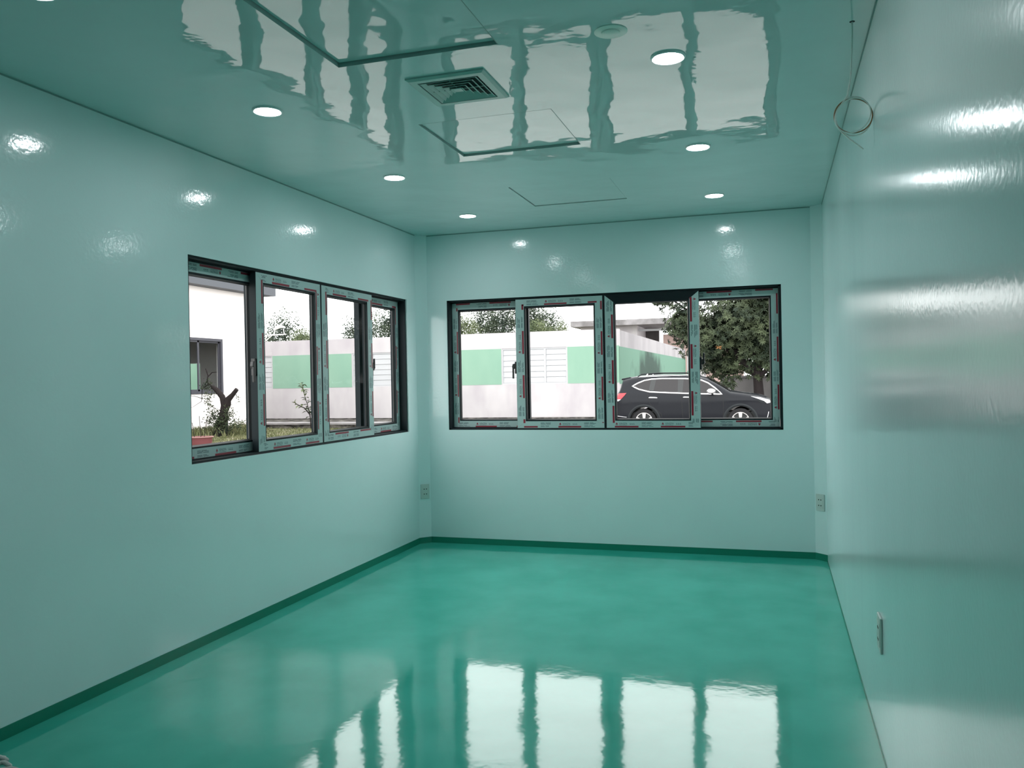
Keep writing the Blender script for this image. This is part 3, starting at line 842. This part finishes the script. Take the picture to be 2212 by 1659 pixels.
def tree(name, label, base, trunk_h, trunk_r, blobs, n, L, W, m, seed, group=None, shell=0.5, whorl=0):
    rnd = random.Random(seed)
    t = thing(name, label, 'tree', base, 0, group)
    o = MB()
    top = blobs[0]
    o.tube([(0, 0, 0), (0.05, 0, trunk_h * 0.5), (0, 0.03, trunk_h)], [trunk_r * 1.25, trunk_r, trunk_r * 0.8], M['bark'], 9)
    auto_smooth(o.build('trunk', t))
    for b in blobs:
        o = MB()
        o.tube([(0, 0.02, trunk_h * 0.92), (b[0] * 0.45, b[1] * 0.45, trunk_h + (b[2] - trunk_h) * 0.55), (b[0], b[1], b[2] + 0.2 * b[5])], [trunk_r * 0.55, trunk_r * 0.35, trunk_r * 0.12], M['bark'], 7)
        auto_smooth(o.build('branch', t))
    o = MB(); crown(o, rnd, blobs, n, L, W, m, shell, whorl)
    f = o.build('foliage', t); f['kind'] = 'stuff'
    return t

tg = 'trees beyond the low white building'
tree('leafy_tree', 'dark loose-leaved tree above the low building roof, behind the bracket aerial', (-25.6, 40, GZ), 3.6, 0.14,
     [(-0.2, 0, 4.55, 1.05, 1.0, 1.2), (0.75, 0.1, 4.0, 0.75, 0.8, 0.75), (-0.9, 0, 4.0, 0.8, 0.8, 0.9)], 3200, 0.138, 0.069, M['leaf_far'], 21, tg, 0.15)
tree('leafy_tree', 'small fresh green tree top between two darker crowns, seen in the left window', (-23.55, 38.5, GZ), 2.9, 0.09,
     [(0, 0, 4.0, 0.85, 0.7, 0.62), (0.5, 0, 3.6, 0.7, 0.6, 0.5)], 3200, 0.090, 0.042, M['leaf_light'], 22, tg, 0.2)
tree('leafy_tree', 'grey-green tree with a thin spire, left part of the third pane from the left', (-21.3, 41, GZ), 3.4, 0.12,
     [(-0.95, 0, 4.5, 0.45, 0.5, 1.0), (0.1, 0, 4.6, 0.85, 0.8, 1.25), (-0.3, 0, 4.1, 1.2, 0.8, 0.7)], 3600, 0.127, 0.064, M['leaf_far'], 23, tg, 0.15)
tree('leafy_tree', 'broad grey-green tree filling the top of the last pane of the left window', (-18.9, 40, GZ), 3.4, 0.15,
     [(-0.6, 0, 4.6, 1.0, 0.8, 1.15), (0.75, 0, 4.9, 1.1, 0.8, 1.2), (0.2, 0, 4.2, 1.5, 0.8, 0.9)], 6800, 0.117, 0.058, M['leaf_far'], 24, tg, 0.15)
tree('leafy_tree', 'yellowish green tree top at the left end of the back window', (-15.2, 38.5, GZ), 3.2, 0.15,
     [(-0.3, 0, 4.4, 1.0, 0.8, 0.85), (0.6, 0.2, 4.1, 0.9, 0.8, 0.8)], 6800, 0.101, 0.045, M['leaf_light'], 25, tg, 0.3)
tree('leafy_tree', 'tall dark bushy tree in the first pane of the back window', (-13.3, 40, GZ), 3.3, 0.16,
     [(-0.6, 0, 4.7, 1.1, 0.9, 1.1), (0.6, 0, 4.9, 1.0, 0.9, 1.1), (0, -0.3, 4.2, 1.4, 0.9, 0.8)], 9600, 0.106, 0.048, M['leaf_far'], 26, tg, 0.3)
tree('leafy_tree', 'dark rounded tree top beside the first sliding sash stile of the back window', (-11.6, 41, GZ), 3.3, 0.14,
     [(-0.3, 0, 4.8, 0.8, 0.8, 1.2), (0.55, 0, 4.5, 0.85, 0.8, 0.85)], 6000, 0.106, 0.048, M['leaf_far'], 27, tg, 0.3)
tree('leafy_tree', 'low light green bush top against white sky, second pane of the back window', (-10.3, 37.5, GZ), 2.9, 0.10,
     [(-0.3, 0, 3.85, 0.8, 0.7, 0.6), (0.7, 0, 3.7, 0.7, 0.7, 0.45), (0.95, 0, 4.05, 0.35, 0.3, 0.4)], 4800, 0.090, 0.039, M['leaf_light'], 28, tg, 0.3)

# big tree behind the car
bt = tree('broadleaf_tree', 'large dark leafy tree overhanging the parked car, right pane of the back window', (-0.55, 28.3, GZ), 1.75, 0.17,
     [(-0.3, 0.3, 3.4, 1.8, 1.2, 1.55), (-1.55, 0, 2.75, 0.95, 0.8, 0.85), (0.5, 0.5, 2.35, 1.5, 1.0, 0.95), (-2.3, 0, 3.5, 0.75, 0.7, 0.9), (0.9, 0.5, 3.9, 1.6, 1.2, 1.5),
      (-1.15, 0.5, 2.0, 0.9, 0.7, 0.6), (-3.0, 0.2, 4.35, 0.55, 0.5, 0.45)], 9000, 0.145, 0.05, M['leaf_dark'], 31, None, 0.25, 7)
rnd = random.Random(7)
for (x, y, z) in ((0.55, -1.1, 3.55), (-1.15, -0.9, 2.55), (-2.05, -0.3, 1.72)):
    o = MB()
    for k in range(5): leaf(o, Vector((x, y, z)), rnd_dir(rnd) + Vector((0, -0.3, -0.3)), rnd_dir(rnd), 0.13, 0.06, M['leaf_dry'])
    d = o.build('dry_leaves', bt); d['label'] = 'withered orange leaves'
o = MB(); o.tube([(0.1, 0, 1.6), (0.45, -0.1, 1.95), (0.9, -0.1, 2.7)], [0.09, 0.06, 0.03], M['bark'], 7); auto_smooth(o.build('branch', bt))
o = MB(); crown(o, random.Random(71), [(-0.95, -0.1, 1.25, 0.45, 0.4, 0.35), (0.75, -0.1, 1.25, 0.35, 0.3, 0.45)], 60, 0.22, 0.08, M['leaf_dark'], 0.2, 4)
f = o.build('low_shoots', bt); f['kind'] = 'stuff'

# unseen trees added right of the window view, darkening the window's reflection indoors
rt = tree('added_boundary_tree', 'unseen dark leafy tree added along the grey boundary wall, right of the car', (5.6, 30.0, GZ), 1.8, 0.16,
     [(0, 0, 3.4, 2.3, 1.4, 1.7), (-1.3, 0, 2.4, 1.4, 1.0, 1.0), (1.3, 0.2, 2.6, 1.5, 1.0, 1.1)], 2600, 0.22, 0.085, M['leaf_dark'], 33, 'unseen trees added along the boundary wall', 0.25, 5)
rt['label'] = 'first unseen dark leafy tree added along the boundary wall, nearest the car'
for x, w_ in ((11.6, 'second'), (17.6, 'third'), (23.6, 'fourth'), (29.6, 'fifth and farthest')):
    c = copy_tree(rt); c.location = (x, 30.0 + 0.2 * math.sin(x), GZ)
    c['label'] = w_ + ' unseen dark leafy tree added along the boundary wall, counted from the car'

# lopped tree in front of the white house
lt = thing('lopped_tree', 'gnarled lopped tree trunk wrapped in leafy climber before the white house', 'tree', (-16.55, 22.15, GZ))
lt.scale = (0.86, 0.86, 0.86)
o = MB()
S = 1.0
o.tube([(-0.12, 0, -0.05), (0.0, 0, 0.35), (0.06, 0, 0.8), (0.10, 0, 1.15), (0.02, 0, 1.45), (-0.18, 0, 1.68), (-0.36, 0, 1.80)], [0.27, 0.21, 0.16, 0.13, 0.11, 0.10, 0.075], M['bark'], 10)
o.tube([(0.08, 0, 0.9), (0.25, -0.02, 1.2), (0.28, -0.02, 1.36), (0.47, -0.02, 1.52), (0.66, -0.02, 1.72)], [0.13, 0.135, 0.12, 0.085, 0.075], M['bark'], 9)
auto_smooth(o.build('trunk', lt))
for pts, r in ((((-0.34, 0, 1.78), (-0.62, 0, 2.0), (-0.58, 0, 2.25), (-0.68, 0, 2.5)), 0.045), (((-0.58, 0, 2.2), (-0.4, 0, 2.35), (-0.2, 0, 2.36)), 0.02), (((-0.55, 0, 1.95), (-0.85, 0, 1.75), (-0.88, 0, 1.3), (-1.3, 0, 1.08), (-1.7, 0, 1.05)), 0.022), (((-0.85, 0, 1.4), (-1.2, 0, 1.5), (-1.6, 0, 1.52)), 0.014), (((0.2, 0, 0.3), (0.8, 0, 0.42), (1.25, 0, 0.62)), 0.012)):
    o = MB(); o.tube(list(pts), [r, r * 0.75, r * 0.5, r * 0.35, r * 0.3][:len(pts)], M['bark'], 6); auto_smooth(o.build('branch', lt))
o = MB(); rr = random.Random(41)
crown(o, rr, [(0.0, -0.15, 0.45, 0.75, 0.4, 0.5), (-0.25, -0.1, 0.8, 0.35, 0.3, 0.35), (0.35, -0.1, 0.85, 0.3, 0.3, 0.3), (-0.62, -0.05, 1.85, 0.3, 0.2, 0.3), (-0.62, 0, 1.35, 0.22, 0.2, 0.32), (0.75, -0.1, 0.45, 0.35, 0.25, 0.25), (1.2, -0.1, 0.65, 0.15, 0.15, 0.14), (0.65, 0, 1.38, 0.16, 0.1, 0.16), (-0.45, 0, 1.6, 0.3, 0.15, 0.2), (-0.5, 0, 1.05, 0.2, 0.15, 0.25)], 1700, 0.085, 0.048, M['leaf_dark'], 0.15)
f = o.build('climber_leaves', lt); f['kind'] = 'stuff'

# sapling
sp = thing('sapling', 'slender young sapling with pointed leaves growing by the mossy kerb', 'sapling', (-15.72, 26.0, GZ))
stems = [[(0, 0, 0), (-0.03, 0, 0.45), (-0.14, 0, 0.9), (-0.28, 0, 1.32), (-0.33, 0, 1.62)], [(0.05, 0, 0), (0.1, 0, 0.4), (0.2, 0, 0.8), (0.26, 0, 1.05)], [(-0.02, 0, 0.5), (-0.25, 0, 0.75), (-0.62, 0, 0.92)], [(0.1, 0, 0), (0.3, 0, 0.45), (0.40, 0, 0.85), (0.44, 0, 1.15)]]
rs = random.Random(51)
for k, st in enumerate(stems):
    o = MB(); o.tube(st, [0.022, 0.018, 0.013, 0.008, 0.005][:len(st)], M['bark'], 6); auto_smooth(o.build('stem', sp))
for k, st in enumerate(stems):
    n = (34, 24, 16, 26)[k]
    for j in range(n):
        u = 0.25 + 0.75 * j / (n - 1); fpos = u * (len(st) - 1); i0 = min(int(fpos), len(st) - 2)
        p = Vector(st[i0]).lerp(Vector(st[i0 + 1]), fpos - i0)
        o = MB(); leaf(o, Vector((0, 0, 0)), Vector((rs.uniform(-1, 1), rs.uniform(-0.7, 0.7), rs.uniform(-0.35, 0.6))), Vector((0, 0, 1)), rs.uniform(0.16, 0.25), 0.10, M['leaf_light'] if rs.random() < 0.88 else M['leaf_dark'])
        o.build('leaf', sp, loc=p)

# pot
pt_ = thing('flower_pot', 'wide shallow red plastic pot holding dry twigs on the lawn', 'flower pot', (-14.62, 18.65, GZ))
o = MB(); o.lathe([(0.0, 0.0), (0.25, 0.0), (0.285, 0.10), (0.29, 0.20), (0.31, 0.235), (0.285, 0.235), (0.27, 0.19), (0.0, 0.19)], M['pot'], 32); auto_smooth(o.build('bowl', pt_))
o = MB(); o.lathe([(0.292, 0.225), (0.325, 0.232), (0.328, 0.250), (0.29, 0.252)], M['pot_rim'], 36, closed=True); auto_smooth(o.build('rim', pt_))
o = MB(); o.lathe([(0.0, 0.235), (0.15, 0.232), (0.275, 0.215), (0.0, 0.20)], M['soil'], 24); o.build('soil', pt_)
for p in (((0.0, 0, 0.22), (-0.04, 0, 0.8)), ((-0.2, 0, 0.2), (-0.27, 0, 0.62)), ((0.1, 0, 0.2), (0.2, 0, 0.7))):
    o = MB(); o.tube([p[0], p[1]], 0.008, M['bark'], 5); o.build('twig', pt_)

# grass
def grass():
    rg = random.Random(61)
    o = MB()
    def blade(x, y, h, w):
        a = rg.uniform(0, 2 * PI); lx, ly = rg.uniform(-0.5, 0.5) * h, rg.uniform(-0.5, 0.5) * h
        c, s = math.cos(a) * w, math.sin(a) * w
        o.add([(x - c, y - s, GZ), (x + c, y + s, GZ), (x + lx * 0.4 + c * 0.6, y + ly * 0.4 + s * 0.6, GZ + h * 0.6), (x + lx, y + ly, GZ + h), (x + lx * 0.4 - c * 0.6, y + ly * 0.4 - s * 0.6, GZ + h * 0.6)], [(0, 1, 2, 3, 4)], M['grass'])
    for _ in range(9000):
        y = rg.uniform(17.0, 26.3); x = -y * rg.uniform(0.50, 0.80) - rg.uniform(0, 0.5)
        if x < WX + 0.1: continue
        blade(x, y, rg.uniform(0.03, 0.08), 0.014)
    for _ in range(2600):     # taller tufts along the house
        y = rg.uniform(20.5, 26.2); x = WX + min(2.0, abs(rg.gauss(0, 0.7))) + 0.1
        if x / y > -0.69: continue
        blade(x, y, rg.uniform(0.12, 0.36), 0.018)
    g = o.build('grass')
    tag(g, 'ragged green grass growing on the lawn before the white house', 'grass', kind='stuff')
grass()

# ------------------------------------------------------------------ car
def lerp_tab(tab, x):
    if x <= tab[0][0]: return tab[0][1]
    for (a, b), (c, d) in zip(tab, tab[1:]):
        if x <= c: return b + (d - b) * (x - a) / (c - a)
    return tab[-1][1]
TOP = [(-0.95, 0.60), (-0.93, 0.86), (-0.86, 1.0), (-0.78, 1.14), (-0.72, 1.24), (-0.66, 1.42), (-0.63, 1.555), (-0.45, 1.60), (-0.3, 1.625), (0.1, 1.65), (0.5, 1.66), (1.17, 1.645), (1.53, 1.60), (1.75, 1.545),
       (2.0, 1.42), (2.42, 1.165), (2.75, 1.115), (3.14, 1.055), (3.36, 0.985), (3.48, 0.90), (3.55, 0.76), (3.58, 0.52)]
AR = 0.415
def zbot(x):
    z = 0.25
    if x < -0.6: z = 0.25 + 0.12 * min(1, (-0.6 - x) / 0.35)
    for c in (0.0, 2.67):
        if abs(x - c) < AR: z = max(z, 0.355 + math.sqrt(AR * AR - (x - c) ** 2))
    return z
def halfw(x, z):
    w = 0.905
    if x < -0.4: w *= 1 - 0.16 * min(1, (-0.4 - x) / 0.55) ** 2
    if x > 2.8: w *= 1 - 0.30 * min(1, (x - 2.8) / 0.78) ** 2
    zt = lerp_tab(TOP, x)
    k = 1.0
    if z < 0.5: k = 0.95 + 0.05 * (z - 0.25) / 0.25
    elif z < 0.92: k = 1.0
    elif z < 1.12: k = 1.0 - 0.04 * (z - 0.92) / 0.2
    else: k = 0.96 - 0.25 * (z - 1.12) / 0.5
    if zt - z < 0.10: k *= 1 - 0.10 * (1 - (zt - z) / 0.10) ** 2
    # waist crease
    k += 0.006 * math.exp(-((z - 0.93) / 0.03) ** 2)
    return w * k
def make_car():
    X0, Y0 = -3.60, 23.88 + 0.905
    car = thing('car', 'dark navy estate car with bright chrome window trim parked beyond the back window', 'car', (X0, Y0, GZ))
    S = lambda x, z, off=0.0: (x, -(halfw(x, z) + off), z)
    xs = sorted(set([round(-0.95 + 0.03 * i, 3) for i in range(152)] + [t[0] for t in TOP] + [c + s * AR * f for c in (0, 2.67) for s in (-1, 1) for f in (1.0, 0.995, 0.97, 0.9)]))
    xs = [x for x in xs if -0.95 <= x <= 3.58]
    NZ = 18
    o = MB(); vs = []; fs = []
    row = 2 * (NZ + 1) + 1
    for x in xs:
        zb, zt = zbot(x), lerp_tab(TOP, x)
        zb = min(zb, zt - 0.02)
        L = [(x, -halfw(x, zb + (zt - zb) * j / NZ), zb + (zt - zb) * j / NZ) for j in range(NZ + 1)]
        vs += L + [(x, 0, zt + 0.03)] + [(a, -b, c) for a, b, c in reversed(L)]
    for i in range(len(xs) - 1):
        for j in range(row - 1):
            fs.append((i * row + j, i * row + j + 1, (i + 1) * row + j + 1, (i + 1) * row + j))
        fs.append((i * row + row - 1, i * row, (i + 1) * row, (i + 1) * row + row - 1))
    fs.append(tuple(range(row))); fs.append(tuple((len(xs) - 1) * row + j for j in range(row))[::-1])
    o.add(vs, fs, M['car_paint'])
    auto_smooth(o.build('body', car), 40)
    def panel(name, poly, m, off=0.004, both=True, parent=None, sub=0.06):
        """polygon laid on the body side"""
        obs = []
        for sgn in ((1, -1) if both else (1,)):
            # densify and fan by scan columns
            bm = bmesh.new()
            f = bm.faces.new([bm.verts.new((x, 0, z)) for x, z in poly])
            bmesh.ops.triangulate(bm, faces=[f])
            for _ in range(2): bmesh.ops.subdivide_edges(bm, edges=[e for e in bm.edges if e.calc_length() > sub], cuts=1, use_grid_fill=True)
            bmesh.ops.triangulate(bm, faces=bm.faces)
            q = MB()
            q.add([(v.co.x, sgn * S(v.co.x, v.co.z, off)[1], v.co.z) for v in bm.verts], [[v.index for v in f.verts] for f in bm.faces], m) if not [v.index for v in bm.verts].count(-1) else None
            bm.verts.index_update()
            if not q.v: q.add([(v.co.x, sgn * S(v.co.x, v.co.z, off)[1], v.co.z) for v in bm.verts], [[v.index for v in f.verts] for f in bm.faces], m)
            bm.free()
            ob = q.build(name, parent or car); auto_smooth(ob, 50); obs.append(ob)
        return obs
    def ribbon(name, pts, w, m, off=0.008, closed=False):
        for sgn in (1, -1):
            q = MB(); P = []
            dens = []
            pp = pts + ([pts[0]] if closed else [])
            for a, b in zip(pp, pp[1:]):
                n = max(1, int(math.hypot(b[0] - a[0], b[1] - a[1]) / 0.06))
                dens += [(a[0] + (b[0] - a[0]) * k / n, a[1] + (b[1] - a[1]) * k / n) for k in range(n)]
            if not closed: dens.append(pts[-1])
            nd = len(dens)
            for i, (x, z) in enumerate(dens):
                a = dens[(i - 1) % nd] if closed or i else dens[0]; b = dens[(i + 1) % nd] if closed or i < nd - 1 else dens[-1]
                t = Vector((b[0] - a[0], b[1] - a[1])).normalized(); nn = Vector((-t.y, t.x)) * w / 2
                for s_ in (1, -1):
                    xx, zz = x + nn.x * s_, z + nn.y * s_
                    P.append((xx, sgn * S(xx, zz, off)[1], zz))
                P.append((x, sgn * S(x, z, off + w * 0.35)[1], z))
            F = []
            for i in range(nd if closed else nd - 1):
                j = (i + 1) % nd
                F += [(3 * i, 3 * j, 3 * j + 2, 3 * i + 2), (3 * i + 2, 3 * j + 2, 3 * j + 1, 3 * i + 1)]
            q.add(P, F, m); auto_smooth(q.build(name, car), 60)
    glass_loop = [(-0.34, 1.36), (-0.15, 1.27), (0.17, 1.19), (0.7, 1.16), (1.19, 1.135), (1.7, 1.115), (2.18, 1.10), (2.0, 1.27), (1.8, 1.42), (1.62, 1.50), (1.45, 1.53), (1.14, 1.555), (0.52, 1.57), (0.2, 1.555), (0.0, 1.52), (-0.2, 1.44)]
    panel('side_window', [(-0.32, 1.36), (-0.15, 1.28), (0.13, 1.21), (0.20, 1.55), (0.0, 1.515), (-0.2, 1.435)], M['car_glass'])
    panel('side_window', [(0.27, 1.19), (0.96, 1.155), (0.96, 1.55), (0.52, 1.565), (0.34, 1.56)], M['car_glass'])
    panel('side_window', [(1.09, 1.145), (2.16, 1.11), (2.0, 1.26), (1.8, 1.41), (1.62, 1.49), (1.45, 1.525), (1.12, 1.55)], M['car_glass'])
    panel('door_pillar', [(0.13, 1.21), (0.27, 1.19), (0.34, 1.56), (0.20, 1.555)], M['black'], 0.003)
    panel('door_pillar', [(0.96, 1.155), (1.09, 1.145), (1.12, 1.55), (0.96, 1.55)], M['black'], 0.003)
    ribbon('window_trim', glass_loop, 0.034, M['chrome'], closed=True)
    for ln in ([(0.12, 1.18), (0.10, 1.02), (0.20, 0.82), (0.50, 0.55), (0.52, 0.32)], [(1.06, 1.13), (1.08, 0.8), (1.10, 0.32)], [(2.20, 1.08), (2.22, 0.8), (2.20, 0.36)], [(0.52, 0.32), (2.20, 0.32)]):
        ribbon('door_seam', ln, 0.010, M['hole'], 0.001)
    for c in (0.0, 2.67):
        pts = [(c + (AR + 0.03) * math.cos(math.radians(a)), 0.355 + (AR + 0.03) * math.sin(math.radians(a))) for a in range(-8, 189, 7)]
        ribbon('arch_trim', pts, 0.075, M['car_trim'], 0.004)
    ribbon('sill_trim', [(0.50, 0.30), (2.18, 0.30)], 0.10, M['car_trim'], 0.004)
    for xa in (0.15, 1.12):
        for s_ in (1, -1):
            q = MB(); y = -(halfw(xa + 0.1, 1.03) + 0.012) * s_
            q.tube([(xa, y * 0.985, 1.025), (xa + 0.03, y, 1.03), (xa + 0.19, y, 1.025), (xa + 0.23, y * 0.985, 1.02)], [0.014, 0.02, 0.02, 0.014], M['chrome'], 8)
            auto_smooth(q.build('door_handle', car))
    panel('tail_light', [(-0.86, 0.99), (-0.78, 1.16), (-0.50, 1.17), (-0.55, 1.10), (-0.66, 0.99)], M['tail_red'], 0.012)
    panel('reversing_light', [(-0.88, 0.93), (-0.86, 0.985), (-0.66, 0.985), (-0.74, 0.935)], M['lens_white'], 0.010)
    panel('rear_reflector', [(-0.90, 0.40), (-0.90, 0.47), (-0.74, 0.43)], M['tail_red'], 0.008)
    ribbon('bumper_trim', [(-0.92, 0.52), (-0.5, 0.47)], 0.012, M['lens_white'], 0.006)
    panel('headlight', [(2.95, 1.035), (3.2, 1.0), (3.44, 0.925), (3.50, 0.86), (3.38, 0.83), (3.30, 0.90), (3.15, 0.96)], M['lens_white'], 0.012)
    panel('headlight_housing', [(3.08, 0.96), (3.16, 0.95), (3.29, 0.89), (3.34, 0.84), (3.2, 0.86)], M['car_trim'], 0.009)
    ribbon('fog_lamp_trim', [(3.42, 0.60), (3.38, 0.42)], 0.016, M['lens_white'], 0.008)
    # rear window slit, windscreen
    def cross(name, tab, m, inset, lift):
        q = MB(); v = []
        for x, z in tab:
            w = halfw(x, z - 0.001) * inset
            v += [(x + lift[0], -w, z + lift[1]), (x + lift[0], 0, z + lift[1] + 0.028), (x + lift[0], w, z + lift[1])]
        q.add(v, [(3 * i + k, 3 * i + k + 1, 3 * i + k + 4, 3 * i + k + 3) for i in range(len(tab) - 1) for k in range(2)], m)
        q.build(name, car)
    cross('windscreen', [(1.80, 1.52), (2.0, 1.42), (2.40, 1.18)], M['car_glass'], 0.93, (0.006, 0.012))
    cross('rear_window', [(-0.71, 1.27), (-0.66, 1.42), (-0.635, 1.53)], M['car_glass'], 0.90, (-0.012, 0.006))
    q = MB()
    q.prism([(-0.68, 1.535), (-0.42, 1.60), (-0.42, 1.63), (-0.68, 1.585)], -0.58, 0.58, M['car_paint'], 1); q.build('spoiler', car, bevel=0.008)
    for s_ in (1, -1):
        q = MB(); y = -0.60 * s_
        q.tube([(-0.20, y, 1.635), (-0.08, y, 1.70), (0.4, y, 1.725), (1.2, y, 1.715), (1.45, y, 1.66), (1.52, y, 1.60)], 0.018, M['car_trim'], 8)
        q.tube([(0.05, y, 1.64), (0.09, y, 1.71)], 0.022, M['chrome'], 6); q.tube([(-0.18, y, 1.62), (1.4, y, 1.655)], 0.012, M['chrome'], 6)
        auto_smooth(q.build('roof_rail', car))
        q = MB(); mx, mz = 1.90, 1.19
        q.lathe([(0.0, -0.115), (0.05, -0.11), (0.085, -0.06), (0.09, 0.0), (0.08, 0.06), (0.045, 0.105), (0.0, 0.11)], M['chrome'], 14, Matrix.Translation((mx, -s_ * 1.0, mz)) @ Matrix.Diagonal((1.0, 0.9, 1.0, 1)) @ Matrix.Rotation(PI / 2, 4, 'Y') @ Matrix.Diagonal((0.8, 1, 1.05, 1)))
        q.tube([(mx + 0.03, -s_ * 0.84, mz - 0.10), (mx + 0.02, -s_ * 0.99, mz - 0.06)], 0.03, M['black'], 8)
        auto_smooth(q.build('side_mirror', car), 60)
        q = MB(); q.prism([(2.02, 1.13), (2.15, 1.12), (2.02, 1.23)], -s_ * 0.86, -s_ * 0.875, M['black'], 1); q.build('mirror_base', car)
    for wx in (0.0, 2.67):
        for s_ in (1, -1):
            yy = -s_ * 0.80
            T = Matrix.Translation((wx, yy, 0.355)) @ Matrix.Rotation(s_ * PI / 2, 4, 'X')
            q = MB(); q.lathe([(0.232, -0.09), (0.30, -0.10), (0.345, -0.085), (0.355, -0.04), (0.355, 0.04), (0.345, 0.085), (0.30, 0.10), (0.245, 0.092), (0.235, 0.06), (0.232, 0.0)], M['tyre'], 40, T, closed=True)
            wheel = q.build('wheel', car); auto_smooth(wheel)
            q = MB(); q.lathe([(0.248, 0.088), (0.245, 0.098), (0.228, 0.096), (0.222, 0.06), (0.228, -0.08)], M['alloy'], 40, T)
            q.lathe([(0.0, 0.075), (0.045, 0.07), (0.055, 0.05), (0.0, 0.05)], M['alloy'], 20, T)
            auto_smooth(q.build('rim', wheel))
            for k in range(5):
                q = MB(); R = T @ Matrix.Rotation(2 * PI * k / 5 + PI / 2 * s_, 4, 'Z')
                q.add([(0.04, -0.028, 0.075), (0.23, -0.052, 0.088), (0.23, 0.052, 0.088), (0.04, 0.028, 0.075), (0.04, -0.028, 0.045), (0.23, -0.052, 0.05), (0.23, 0.052, 0.05), (0.04, 0.028, 0.045)],
                      [(0, 1, 2, 3), (4, 7, 6, 5), (0, 4, 5, 1), (3, 2, 6, 7), (1, 5, 6, 2), (0, 3, 7, 4)], M['alloy'], R)
                q.build('spoke', wheel)
            q = MB(); q.lathe([(0.0, 0.0), (0.225, 0.0), (0.225, 0.01), (0.0, 0.01)], M['black'], 24, T); q.build('brake_disc', wheel)
    q = MB(); q.box((-0.7, -0.7, 0.22), (3.35, 0.7, 0.6), M['black']); q.build('underbody', car)
make_car()
